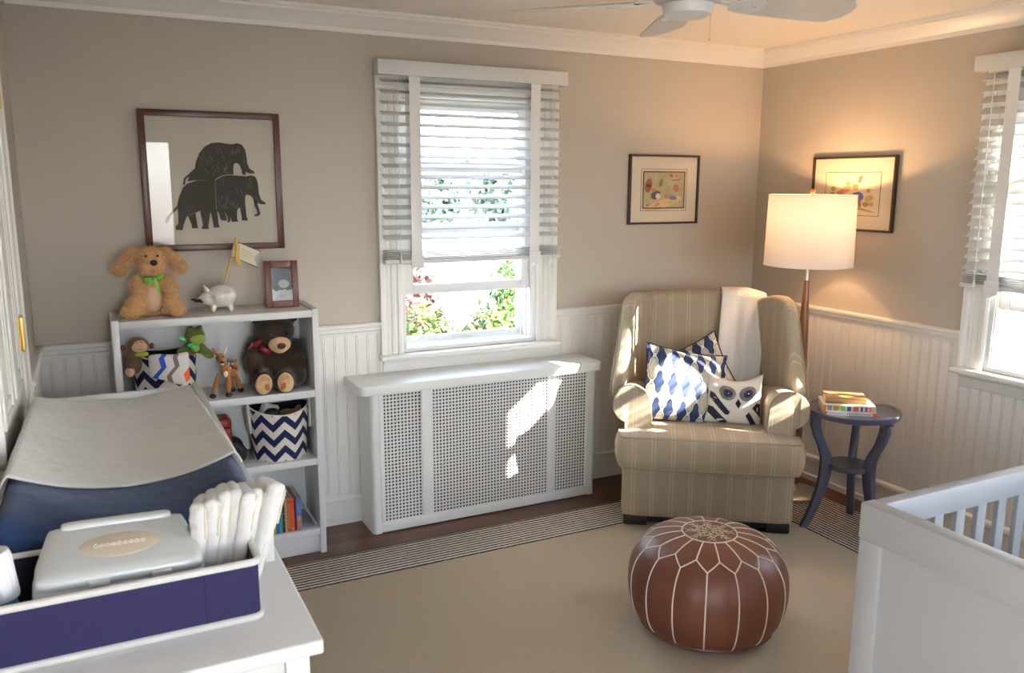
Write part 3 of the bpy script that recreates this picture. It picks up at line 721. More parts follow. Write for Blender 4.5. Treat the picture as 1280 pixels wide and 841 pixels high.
shelf=[(.012,(.30,.24,.42),.132,'pale lilac thin book, leftmost of the row on the bottom shelf',[(.5,.8,(.6,.6,.6))]),
 (.010,(.52,.55,.40),.126,'pale green thin book on the bottom shelf beside the lilac one',None),
 (.011,(.42,.40,.02),.14,'yellow-green book on the bottom shelf left of the blue book',[(.2,.7,(.6,.5,.05))]),
 (.013,(.02,.13,.42),.155,'bright blue book in the row on the bottom shelf',[(.3,.36,(.5,.5,.5))]),
 (.015,(.04,.28,.24),.148,'teal green book on the bottom shelf between the blue and black books',[(.75,.82,(.6,.6,.4))]),
 (.009,(.015,.012,.015),.142,'thin black book on the bottom shelf beside the teal one',[(.2,.22,(.4,.3,.1)),(.4,.42,(.4,.3,.1)),(.6,.62,(.4,.3,.1))]),
 (.011,(.55,.27,.17),.152,'salmon pink book on the bottom shelf beside the brown one',None),
 (.013,(.35,.17,.05),.154,'golden brown book on the bottom shelf left of the orange-red book',[(.05,.09,(.1,.05,.02)),(.85,.95,(.2,.1,.02))]),
 (.017,(.78,.06,.012),.150,'orange-red book in the row on the bottom shelf',[(.06,.1,(.6,.2,.02)),(.88,.9,(.4,.02,.01))]),
 (.009,(.02,.02,.035),.148,'thin dark navy book right of the orange-red one on the bottom shelf',None),
 (.022,(.10,.13,.36),.146,'blue and pink picture book at the right end of the bottom shelf row',[(.04,.28,(.5,.15,.12)),(.3,.45,(.45,.3,.1)),(.55,.85,(.12,.2,.5))])]
for t,c,h,l,d in shelf:
    book('picture_book',l,(x,yb,Z3),(t-.0006,.165,h),c,group='picture books on the bottom shelf',decor=d); x+=t
xe=x
def spiral():
    r=thing('spiral_notebook','white spiral bound notebook leaning at the right end of the bottom shelf','notebook',(-2.6750,-.262,Z3+.0045)); r.rotation_euler=(0,-math.radians(28),0)
    mb=MB(); mb.box(0,.0012,0,.18,0,.125); mb.box(.007,.0082,0,.18,0,.125); mb.build('cover',M('white_card_cover',(.66,.65,.63),.6),r,smooth=0)
    mb=MB(); mb.box(.0014,.0068,.004,.178,.002,.123); mb.build('pages',PAGES,r,smooth=0)
    mb=MB(); pts=[]; n=22
    for k in range(n*10+1):
        a=2*PI*k/10; pts.append((.0041+.006*cos(a),.002+.006*sin(a),.005+.115*k/(n*10)))
    mb.tube(pts,.0009,5); mb.build('wire_coil',M('grey_wire',(.35,.35,.35),.4,metal=.6),r)
spiral()
# ------------------------------------------------------------------ wing chair (local: x across, y back, front face near y=0)
CHR=math.radians(-35); CHL=(-1.01,-.875,.011)
def fabric(axis,off=0,name='chair'):
    t=NT('beige_striped_linen_%s'%name); co=t.coord(); sp=t.sep(co); s=sp[axis]
    w=t.new('ShaderNodeTexWave',Scale=170); w.wave_type='BANDS'; w.bands_direction='Z'; t.link(co,w.inputs[0])
    n=t.noise(220,3); n2=t.noise(25,3)
    base=t.mix(n,(.32,.258,.180),(.43,.358,.262)); 
    m=t.math('FRACT',t.math('DIVIDE',t.math('ADD',s,1+off),.088))
    d1=t.math('LESS_THAN',t.math('ABSOLUTE',t.math('SUBTRACT',m,.42)),.022); d2=t.math('LESS_THAN',t.math('ABSOLUTE',t.math('SUBTRACT',m,.58)),.022)
    k=t.math('MULTIPLY',t.math('MAXIMUM',d1,d2),.62)
    t.color(t.mix(k,base,(.56,.47,.35))); t.bump(n,.25,.0015); t.set(Roughness=.95,Specular_IOR_Level=.1,Sheen_Weight=.15); return t.m
FX=fabric(0,0,'cross'); FY=fabric(1,.02,'side')
PIPE=M('beige_piping',(.34,.27,.18),.95,var=.1,vscale=150,spec=.1)
def back_y(z): return .515+.155*(z-.44)/.60      # front surface of the backrest
def chair():
    r=thing('wing_chair','beige striped wingback armchair in the corner, holding cushions and a white throw','armchair',CHL,CHR)
    mb=MB(); mb.softbox((0,.335,.176),(.392,.335,.128),.022,n=8); mb.build('seat_base',FX,r,smooth=60)
    # T-shaped seat cushion
    P=[(-.412,-.045),(.412,-.045),(.412,.085),(.258,.085),(.258,.56),(-.258,.56),(-.258,.085),(-.412,.085)]
    mb=MB(); b=bmesh.new()
    xs=[-.412,-.40,-.385,-.35,-.30,-.258,-.245,-.18,-.09,0,.09,.18,.245,.258,.30,.35,.385,.40,.412]; ys=[-.045,-.034,-.02,.01,.04,.065,.085,.12,.2,.3,.4,.5,.56]
    def crownz(x,y): return .022*max(0,(1-(x/.42)**4))*max(0,(1-((y-.25)/.33)**4))
    def ins(x,y): return (abs(x)<=.4121 and y<=.0851) or (abs(x)<=.2581)
    def rnd(x,y):
        # rounded front corners and a slightly bowed front
        if y<.04:
            k=(.04-y)/.085; x*=1-.05*k**2.5; y-=.012*(1-(x/.42)**2)*k
        return x,y
    top={},{}
    for i,x in enumerate(xs):
        for j,y in enumerate(ys):
            if ins(x,y):
                X,Y=rnd(x,y); top[0][i,j]=b.verts.new((X,Y,.448+crownz(x,y))); top[1][i,j]=b.verts.new((X,Y,.306))
    for i in range(len(xs)-1):
        for j in range(len(ys)-1):
            for k in (0,1):
                q=[top[k].get(t) for t in ((i,j),(i+1,j),(i+1,j+1),(i,j+1))]
                if all(q): b.faces.new(q if k==0 else q[::-1])
    # side wall, bulging
    be=[e for e in b.edges if len(e.link_faces)==1 and e.verts[0].co.z>.4]
    vlow={}
    for t,v in top[0].items(): vlow[v]=top[1][t]
    mids={}
    cen=Vector((0,.2,0))
    def mid(v):
        if v not in mids:
            w=vlow[v]; o=[]
            dirv=Vector((0,0,0))
            for e in v.link_edges:
                if e in beset:
                    f=e.link_faces[0]; n=((e.verts[0].co+e.verts[1].co)/2-f.calc_center_median()); n.z=0; dirv+=n.normalized()
            if dirv.length>1e-6: dirv.normalize()
            for f_,bl in ((.12,.010),(.35,.018),(.65,.018),(.88,.010)):
                o.append(b.verts.new(v.co.lerp(w.co,f_)+dirv*bl))
            mids[v]=o
        return [v]+mids[v]+[vlow[v]]
    beset=set(be); cols=[(e.verts[0],e.verts[1]) for e in be]
    cc={v:mid(v) for e in cols for v in e}
    for a,c in cols:
        A,C=cc[a],cc[c]
        for k in range(5): b.faces.new((A[k],A[k+1],C[k+1],C[k]))
    mb.merge(b); cu=mb.build('seat_cushion',FX,r,smooth=60)
    mb=MB()
    for z in (.449,.305):
        loop=[]
        for (x0,y0),(x1,y1) in zip(P,P[1:]+P[:1]):
            for k in range(8):
                x,y=x0+(x1-x0)*k/8,y0+(y1-y0)*k/8; X,Y=rnd(x,y); loop.append((X,Y,z))
        mb.tube(loop,.0042,6,True)
    mb.build('piping',PIPE,cu)
    # scroll arms
    def arm_profile(s):
        pts=[(.262,.30),(.262,.50)]
        c=(.356,.572); R=.088
        for k in range(0,19):
            a=math.radians(182-k*14); pts.append((c[0]+R*cos(a),c[1]+R*sin(a)))
        pts+=[(.384,.498),(.386,.40),(.386,.30)]
        return [(s*x,z) for x,z in pts]
    for s in (-1,1):
        pr=arm_profile(s); mb=MB(); mb.prism(pr,'y',.075,.60,.012,3,caps_only=True)
        for v in mb.b.verts:
            if v.co.z>.5: v.co.z-=.14*max(0,v.co.y-.09)
        a=mb.build('arm',FY,r,smooth=50); a.modifiers.new('n','WEIGHTED_NORMAL').keep_sharp=True
        fr=[(x*1.0,z) for x,z in pr]
        mb=MB(); q=[(s*(abs(x)+(.0 if 0 else 0)),.076,z) for x,z in pr[1:-1]]
        mb.tube(q,.0045,6); mb.build('piping',PIPE,a)
        cxx=sum(p[0] for p in pr)/len(pr)
        mb=MB()
        b=bmesh.new(); f=[b.verts.new((p[0]*.985+s*.005,.0755,p[1]*.985+.008)) for p in pr]; b.faces.new(f); bmesh.ops.triangulate(b,faces=list(b.faces)); bmesh.ops.recalc_face_normals(b,faces=list(b.faces)); bmesh.ops.solidify(b,geom=list(b.faces),thickness=.006); mb.merge(b); mb.build('arm_front_panel',FX,a,smooth=30)
    # back, gently arched top
    mb=MB()
    def bk(u,v):
        x=-.315+.63*u; zt=1.000+.016*(1-(x/.3)**2)
        if v<.5: w=v/.5; z=.40+(zt-.40)*w; y=back_y(z)+.010*(1-(x/.31)**2)*-1.5*sin(PI*min(1,w))
        elif v<.62: w=(v-.5)/.12; y=back_y(zt)+.06-.06*cos(PI*w); z=zt+.028*sin(PI*w)
        else: w=(v-.62)/.38; y=back_y(zt)+.12-.02*w; z=zt-(zt-.12)*w
        return (x,y,z)
    mb.grid(bk,20,34); mb.build('backrest',FX,r,smooth=70)
    # wings : padded plates flaring outwards to their front edges
    for s in (-1,1):
        out=[(.175,.58),(.180,.64),(.205,.71),(.240,.78),(.272,.86),(.298,.94),(.322,1.005),(.36,1.042),(.42,1.056),(.50,1.050),(.60,1.025),(.70,1.00),(.72,.97),(.72,.58)]
        mm=MB(); mm.prism(out,'x',-.034,.034,.024,5,caps_only=True)
        M4=T(s*.296,.64,0)@Rz(s*math.radians(17))@T(0,-.64,0)
        w=MB(); w.merge(mm.b,M4); wo=w.build('wing',FY,r,smooth=180); wo.modifiers.new('n','WEIGHTED_NORMAL').weight=80
        mb=MB(); mb.tube([M4@Vector((s*.033,y+.010,z-(.010 if z>1 else 0))) for y,z in out[:12]],.0042,6); mb.build('piping',PIPE,wo)
    mb=MB(); mb.box(-.39,.39,.62,.70,.06,.62,.02); mb.build('rear_panel',FX,r)
    # dark rocker base
    for s in (-1,1):
        mb=MB(); mb.box(s*.326-.055,s*.326+.055,.02,.10,0,.052,.008); mb.box(s*.31-.03,s*.31+.03,.09,.64,.012,.05,.004); mb.box(s*.326-.05,s*.326+.05,.58,.66,0,.052,.008); mb.build('rocker_foot',BLACK,r)
    mb=MB(); mb.box(-.30,.30,.035,.075,.016,.052,.003); mb.box(-.30,.30,.58,.62,.016,.052,.003); mb.build('rocker_crossbar',BLACK,r)
chair()
def chl(x,y,z): p=Rz(CHR)@Vector((x,y,z))+Vector(CHL); return (p.x,p.y,p.z)

# ------------------------------------------------------------------ cushions
def trellis_mat():
    t=NT('navy_trellis_fabric'); x,y,z=t.sep(t.coord())[:3]
    sx,sz=1/.032,1/.064
    c_=t.math('COSINE',t.math('MULTIPLY',z,PI*sz))
    h_=t.math('MULTIPLY',c_,t.math('MULTIPLY',c_,c_))
    w_=t.math('ADD',.5,t.math('MULTIPLY',h_,.38))
    F=t.math('SUBTRACT',t.math('COSINE',t.math('MULTIPLY',x,PI*sx)),t.math('COSINE',t.math('MULTIPLY',w_,PI)))
    n=t.noise(240,2)
    navy=t.mix(n,(.016,.032,.09),(.030,.056,.15)); beige=t.mix(n,(.48,.43,.33),(.60,.55,.45))
    c=t.mix(t.math('GREATER_THAN',F,0),beige,navy)
    c=t.mix(t.math('LESS_THAN',t.math('ABSOLUTE',t.math('ADD',F,.38)),.075),c,(.014,.02,.05))
    c=t.mix(t.math('LESS_THAN',t.math('ABSOLUTE',F),.17),c,(.72,.70,.66))
    t.color(c); t.bump(n,.2,.001); t.set(Roughness=.55,Specular_IOR_Level=.4,Sheen_Weight=.1); return t.m
TREL=trellis_mat()
def pillow_fn(w,h,t,side,pinch=.10):
    def f(u,v):
        a,b=2*u-1,2*v-1
        x=w/2*a*(1-pinch*(1-b*b)*(a*a)); z=h/2*b*(1-pinch*(1-a*a)*(b*b))
        d=t/2*((1-abs(a)**2.6)*(1-abs(b)**2.6))**.55
        return (x,side*d,z)
    return f
def pillow(name,label,w,h,t,mat,pos,rot,edge=None):
    r=thing(name,label,'cushion',pos); r.rotation_euler=rot
    mb=MB()
    for s in (-1,1): mb.grid(pillow_fn(w,h,t,s),22,22)
    mb.build('cushion_body',mat,r,smooth=75,weld=True)
    if edge:
        f=pillow_fn(w,h,t,1); L=[f(k/20,0) for k in range(20)]+[f(1,k/20) for k in range(20)]+[f(1-k/20,1) for k in range(20)]+[f(0,1-k/20) for k in range(20)]
        mb=MB(); mb.tube(L,.0035,6,True); mb.build('edge_piping',edge,r)
    return r
EDGE=M('navy_piping',(.012,.016,.045),.8)
pillow('trellis_cushion','front navy and cream trellis cushion leaning on the left arm of the armchair',.405,.375,.13,TREL,chl(-.118,.250,.625),(math.radians(-18),math.radians(10),CHR+math.radians(10)),EDGE)
pillow('trellis_cushion','navy and cream trellis cushion mostly hidden behind the other one, its corner pointing up',.36,.36,.10,TREL,chl(-.04,.40,.635),(math.radians(-17),math.radians(-28),CHR-math.radians(4)),EDGE)
def owl():
    r=thing('owl_cushion','white owl shaped cushion with grey eyes and navy wing stripes on the armchair','cushion',chl(.118,.198,.466)); r.scale=(1.04,1,1.04); r.rotation_euler=(math.radians(-16),math.radians(3),CHR+math.radians(2))
    w,h,t=.265,.245,.115
    def surf(side):
        def f(u,v):
            a,b=2*u-1,2*v-1
            x=w/2*a*(1-.07*(1-b*b)); zt=h*(.80+.20*abs(a)**2.2); z=zt*v
            if v>.0: x*=1+.0*v
            d=t/2*((1-abs(a)**2.8)*(1-abs(b)**2.8))**.5
            return Vector((x,side*d,z))
        return f
    mb=MB()
    for s in (-1,1): mb.grid(surf(s),24,24)
    WH=M('white_owl_cotton',(.68,.65,.58),.9,bump=.25,bscale=250,spec=.15)
    mb.build('owl_body',WH,r,smooth=75,weld=True)
    F=surf(-1)
    def patch(nm,poly,mat,off,par=r):
        """appliqué: polygon in (u,v) laid on the cushion front"""
        b=bmesh.new(); f=b.faces.new([b.verts.new((p[0],p[1],0)) for p in poly]); bmesh.ops.triangulate(b,faces=[f])
        bmesh.ops.subdivide_edges(b,edges=list(b.edges),cuts=2); bmesh.ops.triangulate(b,faces=list(b.faces))
        for v in b.verts: p=F(v.co.x,v.co.y); v.co=(p.x,p.y-off,p.z)
        m=MB(); m.merge(b); o=m.build(nm,mat,par,smooth=60); so=o.modifiers.new('s','SOLIDIFY'); so.thickness=.0015; so.offset=0; return o
    def circ(cu,cv,ru,rv,n=20): return [(cu+ru*cos(2*PI*k/n),cv+rv*sin(2*PI*k/n)) for k in range(n)]
    GY=M('grey_felt',(.20,.18,.16),.9); NV=M('navy_felt',(.012,.014,.04),.8); BL=M('dark_blue_felt',(.03,.035,.11),.8)
    for cu in (.36,.72):
        e=patch('eye',circ(cu,.685,.150,.165),GY,.0010)
        patch('iris',circ(cu+.01,.685,.085,.092),BL,.0025,e); patch('pupil',circ(cu+.01,.685,.042,.046),NV,.004,e)
        mb=MB(); p=F(cu+.015,.69); mb.ball((p.x,p.y-.0055,p.z),(.004,.0015,.003),8); mb.build('eye_glint',M('white_felt_dot',(.72,.70,.68),.7),e)
    patch('beak',[(.555,.58),(.61,.47),(.565,.36),(.505,.47)],NV,.0012)
    for poly in ([(.06,.62),(.13,.60),(.42,.27),(.40,.20),(.34,.20),(.05,.50)],[(.04,.33),(.12,.32),(.40,.05),(.38,.02),(.25,.02),(.04,.20)],[(.97,.42),(.90,.45),(.82,.36),(.97,.16)],[(.76,.28),(.70,.20),(.80,.02),(.90,.03)]):
        patch('wing_stripe',poly,NV,.0012)
owl()

# white knitted throw over the backrest
def throw():
    t=NT('white_knit'); x,y,z=t.sep(t.coord())[:3]
    k=t.math('PINGPONG',t.math('DIVIDE',x,.0035),1); q=t.math('PINGPONG',t.math('ADD',t.math('DIVIDE',z,.005),t.math('MULTIPLY',k,.8)),1)
    t.color((.70,.68,.66)); t.bump(t.math('ADD',t.math('MULTIPLY',k,.5),q),.35,.002); t.set(Roughness=.95,Sheen_Weight=.2,Specular_IOR_Level=.1)
    r=thing('knit_throw','white knitted throw hanging over the right side of the armchair back','throw blanket',chl(0,0,0),CHR)
    mb=MB(); zt=1.040
    def f(u,v):
        # v: 0 behind, .3 top, 1 front bottom
        if v<.18: w=v/.18; z=.86+(zt-.86)*w; y=back_y(1.05)+.135
        elif v<.34: w=(v-.18)/.16; a=PI*w; y=back_y(1.05)+.060+.075*cos(a); z=zt+.014*sin(a)
        else: w=(v-.34)/.66; z=zt-(zt-.60)*w; y=back_y(z)-.034
        ww=max(0,(v-.25)/.75)
        xl=.095-.035*ww; xr=.315-.035*ww
        x=xl+(xr-xl)*u
        fold=sin(u*11+ww*2)*.011*min(1,ww*2.2)+sin(u*23+1)*.004*ww
        y-=fold*.9+ .006*ww
        if u>.82 and v>.15: y-=(u-.82)/.18*.05*(1-ww)       # bulges where it meets the wing
        if u>.6: z-=.020*(u-.6)/.4*(1 if v<.6 else 0)
        return (x,y,z)
    mb.grid(f,44,60); o=mb.build('throw_cloth',t.m,r,smooth=80); so=o.modifiers.new('s','SOLIDIFY'); so.thickness=.006; so.offset=0
throw()

# ------------------------------------------------------------------ pouf
def pouf():
    r=thing('leather_pouf','round brown leather pouf with white stitched panels on the rug before the armchair','pouf',(-1.545,-1.52,.0112))
    L=NT('brown_leather'); n=L.noise(5,5); n2=L.noise(60,3); L.color(L.mix(n,(.100,.030,.017),(.20,.070,.037))); L.bump(n2,.12,.002); L.set(Roughness=.44,Specular_IOR_Level=.5)
    N=16; Hh=.355; R=.285
    prof=[(0,0),(.12,0),(.205,.004),(.246,.03),(.270,.07),(.283,.12),(.287,.17),(.284,.215),(.270,.260),(.243,.298),(.205,.325),(.16,.342),(.11,.352),(.06,.3555),(0,.356)]
    def rad(z):
        for (r0,z0),(r1,z1) in zip(prof[2:],prof[3:]):
            if z0<=z<=z1: return r0+(r1-r0)*(z-z0)/(z1-z0)
        return .19
    def zat(rr):
        for (r0,z0),(r1,z1) in zip(prof[7:],prof[8:]):
            if r1<=rr<=r0: return z0+(z1-z0)*(r0-rr)/(r0-r1)
        return Hh
    mb=MB(); b=bmesh.new(); 
    # refine the profile
    def cat(p,n=4):
        o=[]
        for i in range(len(p)-1):
            p0,p1,p2,p3=p[max(i-1,0)],p[i],p[i+1],p[min(i+2,len(p)-1)]
            for k in range(n):
                t=k/n; o.append(tuple(.5*((2*p1[j])+(-p0[j]+p2[j])*t+(2*p0[j]-5*p1[j]+4*p2[j]-p3[j])*t*t+(-p0[j]+3*p1[j]-3*p2[j]+p3[j])*t**3) for j in (0,1)))
        return o+[p[-1]]
    pf=cat(prof)
    def sag(a): return 1-.010*abs(cos(N*a/2))**8
    n=128
    rings=[]
    for rr,z in pf:
        if rr<1e-5: rings.append([b.verts.new((0,0,z))]); continue
        m=1 if .02<z else 0
        rings.append([b.verts.new((rr*(sag(2*PI*k/n) if m else 1)*cos(2*PI*k/n),rr*(sag(2*PI*k/n) if m else 1)*sin(2*PI*k/n),z)) for k in range(n)])
    for A,B in zip(rings,rings[1:]):
        for k in range(n):
            k2=(k+1)%n
            if len(A)==1: b.faces.new((A[0],B[k2],B[k]))
            elif len(B)==1: b.faces.new((A[k],A[k2],B[0]))
            else: b.faces.new((A[k],A[k2],B[k2],B[k]))
    mb.merge(b); body=mb.build('leather_body',L.m,r,smooth=60)
    ST=NT('cream_stitching'); ST.color((.66,.58,.48)); ST.bump(ST.noise(500,2),.4,.001); ST.set(Roughness=.85); ST=ST.m
    def sp(a,s):
        """point on the surface at angle a, s along the profile list index"""
        i=min(int(s),len(pf)-2); t=s-i; rr=pf[i][0]+(pf[i+1][0]-pf[i][0])*t; z=pf[i][1]+(pf[i+1][1]-pf[i][1])*t
        return Vector((rr*cos(a)*.997,rr*sin(a)*.997,z))
    S0,S1,S2,S3=10.0,36.8,40.6,49.0
    off=math.radians(4)
    for k in range(N):
        a=off+2*PI*k/N; da=PI/N
        mb=MB()
        mb.tube([sp(a,S0+(S1-S0)*j/20) for j in range(21)],.0028,6)
        mb.build('side_seam',ST,body)
        mb=MB()
        for s in (-1,1): mb.tube([sp(a+s*da*j/6,S1+(S2-S1)*j/6) for j in range(7)],.0028,6)
        mb.tube([sp(a+da,S2+(S3-S2)*j/12) for j in range(13)],.0028,6)
        mb.build('top_seam',ST,body)
    mb=MB(); mb.tube([sp(2*PI*k/48,S3) for k in range(48)],.0028,6,True); mb.build('centre_ring_seam',ST,body)
    EM=M('cream_embroidery',(.55,.44,.30),.8); mb=MB()
    for k in range(8):
        a=k*PI/4+.2; z=.3585
        def q(rr,aa): return (rr*cos(aa),rr*sin(aa),z-.006*(rr/.1)**2)
        mb.tube([q(.008,a),q(.088 if k%2==0 else .07,a)],.0018,5)
        for rr in (.03,.05,.068):
            for s in (-1,1): mb.tube([q(rr,a),q(rr+.020,a+s*.02/rr*.55)],.0017,5)
    for rr in (.022,.045):
        mb.tube([q(rr*(1+.25*(k%2)),2*PI*k/16) for k in range(16)],.0018,5,True)
    mb.build('star_embroidery',EM,body)
    mb=MB(); mb.tube([(.244*cos(2*PI*k/48),.244*sin(2*PI*k/48),.026) for k in range(48)],.005,6,True); mb.build('bottom_welt',L.m,body)
pouf()

# ------------------------------------------------------------------ floor lamp
LAMP=(-.285,-.695)
def lamp():
    r=thing('floor_lamp','tall floor lamp with a tapered wood post and lit white drum shade in the corner','floor lamp',(LAMP[0],LAMP[1],.0113))
    mb=MB(); mb.lathe([(.135,0),(.137,.004),(.137,.014),(.130,.020),(.03,.026),(.018,.045),(.016,.06)],40); mb.build('base',CHROME,r)
    W=NT('walnut_red_wood'); co=W.coord(); mp=W.new('ShaderNodeMapping'); mp.inputs['Scale'].default_value=(30,30,2); W.link(co,mp.inputs[0]); W.color(W.mix(W.noise(3,4,mp.outputs[0]),(.12,.040,.014),(.25,.095,.034))); W.set(Roughness=.3,Coat_Weight=.3)
    mb=MB(); mb.lathe([(.012,.05),(.026,.06),(.031,.45),(.0315,.58),(.030,.604),(.0295,.613),(.026,.80),(.018,1.0),(.0125,1.115),(.011,1.12)],24); mb.build('wood_post',W.m,r)
    mb=MB(); mb.lathe([(.0305,.604),(.0312,.608),(.0302,.613)],24); mb.build('collar_ring',CHROME,r)
    mb=MB(); mb.lathe([(.009,1.115),(.0085,1.20),(.012,1.235),(.014,1.30),(.014,1.335),(.008,1.34)],20); mb.build('metal_stem',CHROME,r)
    t=NT('linen_shade'); n=t.noise(300,2); t.color(t.mix(n,(.56,.53,.49),(.64,.61,.57))); t.set(Roughness=.9,Specular_IOR_Level=.1)
    tl=t.new('ShaderNodeBsdfTranslucent'); tl.inputs[0].default_value=(.74,.68,.62,1); mx=t.new('ShaderNodeMixShader'); mx.inputs[0].default_value=.13
    t.link(t.b.outputs[0],mx.inputs[1]); t.link(tl.outputs[0],mx.inputs[2]); t.link(mx.outputs[0],t.out.inputs[0])
    mb=MB(); n=64
    mb.grid(lambda u,v:((.212-.006*v)*cos(2*PI*u),(.212-.006*v)*sin(2*PI*u),1.195+.345*v),n,4,closed_u=True); sh=mb.build('shade',t.m,r,smooth=60)
    mb=MB()
    for rr,z in ((.212,1.196),(.206,1.539)): mb.tube([(rr*cos(2*PI*k/48),rr*sin(2*PI*k/48),z) for k in range(48)],.0028,6,True)
    mb.build('shade_trim',M('shade_trim_tape',(.70,.66,.60),.9),sh)
    mb=MB(); mb.tube([(.03*cos(2*PI*k/24),.03*sin(2*PI*k/24),1.50) for k in range(24)],.002,6,True)
    for k in range(3): a=2*PI*k/3+.5; mb.tube([(.03*cos(a),.03*sin(a),1.50),(.206*cos(a),.206*sin(a),1.50)],.002,6)
    mb.tube([(.0+.035*sin(t)*1,0,1.34+.085-.085*cos(t)) for t in [PI*k/12 for k in range(13)]],.002,6); mb.tube([(-.035*sin(t),0,1.34+.085-.085*cos(t)) for t in [PI*k/12 for k in range(13)]],.002,6)
    mb.build('harp',CHROME,r)
    mb=MB(); mb.lathe([(.005,1.50),(.005,1.535),(.010,1.545),(.013,1.556),(.010,1.568),(0,1.573)],16); mb.build('finial',M('copper_finial',(.45,.13,.05),.35,metal=.4),r)
    E=NT('lit_bulb'); E.b.inputs['Emission Color'].default_value=(1,.60,.28,1); E.b.inputs['Emission Strength'].default_value=5
    mb=MB(); mb.lathe([(.012,1.33),(.014,1.35),(.029,1.385),(.030,1.405),(.02,1.43),(0,1.437)],20); mb.build('bulb',E.m,r)
    l=bpy.data.lights.new('lamp_bulb_light','POINT'); l.energy=LAMP_W; l.color=(1,.58,.28); l.shadow_soft_size=.035; o=bpy.data.objects.new('lamp_bulb_light',l); COL.objects.link(o); o.location=(LAMP[0]+.0,LAMP[1],1.455)
LAMP_W=3.1
lamp()

# ------------------------------------------------------------------ side table and its books
TC=(-.388,-1.125); TZ=.572
def side_table():
    r=thing('side_table','round dark blue-grey side table with curved legs beside the armchair','side table',(TC[0],TC[1],.0113))
    B=M('navy_grey_lacquer',(.072,.080,.122),.32,bump=.04,bscale=15,coat=.2)
    mb=MB(); mb.lathe([(0,TZ-.024),(.182,TZ-.024),(.200,TZ-.018),(.205,TZ-.004),(.205,TZ+.006),(.200,TZ+.008),(.193,TZ+.006),(.188,TZ),(0,TZ)],64); mb.build('tray_top',B,r)
    zs=.315
    mb=MB(); mb.lathe([(0,zs-.022),(.096,zs-.022),(.102,zs-.016),(.102,zs-.004),(.098,zs),(0,zs)],48); mb.build('lower_shelf',B,r)
    # S-curved flat legs, profile in (radius, z)
    cl=[(.165,TZ-.024),(.168,TZ-.05),(.155,.47),(.125,.40),(.105,.34),(.100,.30),(.112,.22),(.135,.13),(.165,.05),(.19,0)]
    cl=[(.168,.548),(.170,.535),(.168,.50),(.152,.445),(.128,.395),(.110,.35),(.105,.305),(.110,.25),(.124,.18),(.145,.11),(.170,.045),(.192,.0)]
    wd=[.032,.026,.022,.021,.022,.024,.026,.024,.022,.020,.018,.017]
    prof=[(c[0]+w,c[1]) for c,w in zip(cl,wd)]+[(c[0]-w,c[1]) for c,w in zip(cl[::-1],wd[::-1])]
    prof=[(.200,.548),(.196,.535),(.188,.535)]+prof[2:-2]+[(.150,.535),(.140,.548)]
    for k,a in enumerate((152,33,275)):
        mb=MB(); mb.prism(prof,'y',-.017,.017,.004,2,mat=Rz(math.radians(a))); mb.build('leg',B,r,smooth=35)
side_table()
tz=TZ+.0118
ab=math.radians(-38)
p=Vector((TC[0],TC[1],0))
def flat_book(name,label,center,size,rz,cov,spine,z,band=None,stripes=None):
    """lying book: size length(along spine) x depth x thickness"""
    L,D,t=size; r=thing(name,label,'book',(center[0],center[1],z),rz)
    cm=M('cover_'+name+label[:6].replace(' ','_'),cov,.4); mb=MB(); c=.002
    mb.box(-L/2,L/2,-D/2,D/2,0,c); mb.box(-L/2,L/2,-D/2,D/2,t-c,t); mb.box(-L/2,L/2,-D/2,-D/2+c,0,t,.0006); mb.build('cover',cm,r,smooth=0)
    mb=MB(); mb.box(-L/2+.003,L/2-.003,-D/2+c,D/2-.003,c,t-c); mb.build('pages',PAGES,r,smooth=0)
    for i,(u0,u1,v0,v1,c) in enumerate(stripes or []):
        mb=MB(); mb.box(-L/2+u0*L,-L/2+u1*L,-D/2-.0008,-D/2+.001,v0*t,v1*t); mb.build('spine_mark',M('mark_%d_%d'%(len(MATS),i),c,.45),r,smooth=0)
    return r
ca=(-.433,-1.125)
flat_book('picture_book','white book with orange spine ends, bottom of the stack on the side table',ca,(.225,.17,.016),ab,(.66,.63,.58),None,tz,stripes=[(0,.065,.02,.98,(.75,.13,.02)),(.925,1,.02,.98,(.70,.14,.02))]+[(.10+.047*i,.10+.047*i+.034,.40,.62,(.22,.20,.20)) for i in range(17)])
cols=[(.28,.27,.27),(.38,.24,.02),(.10,.27,.03),(.04,.05,.20),(.70,.11,.04),(.03,.10,.22),(.55,.04,.20),(.65,.18,.04),(.55,.42,.36)]
us=[(.08,.16),(.19,.30),(.33,.42),(.45,.53),(.565,.67),(.71,.755),(.79,.845),(.875,.92),(.94,.98)]
flat_book('picture_book','white book with coloured pictures along its spine, middle of the side table stack',(ca[0]-.001,ca[1]+.003),(.222,.165,.027),ab,(.68,.65,.60),None,tz+.0162,stripes=[(0,.05,.02,.98,(.75,.16,.05))]+[(a,b,.12,.9,c) for (a,b),c in zip(us,cols)])
flat_book('picture_book','small tan covered book on top of the side table stack',(ca[0]+.004,ca[1]+.022),(.175,.14,.028),ab-.05,(.42,.24,.10),None,tz+.0434,stripes=[(.02,.98,.06,.42,(.26,.15,.04))])
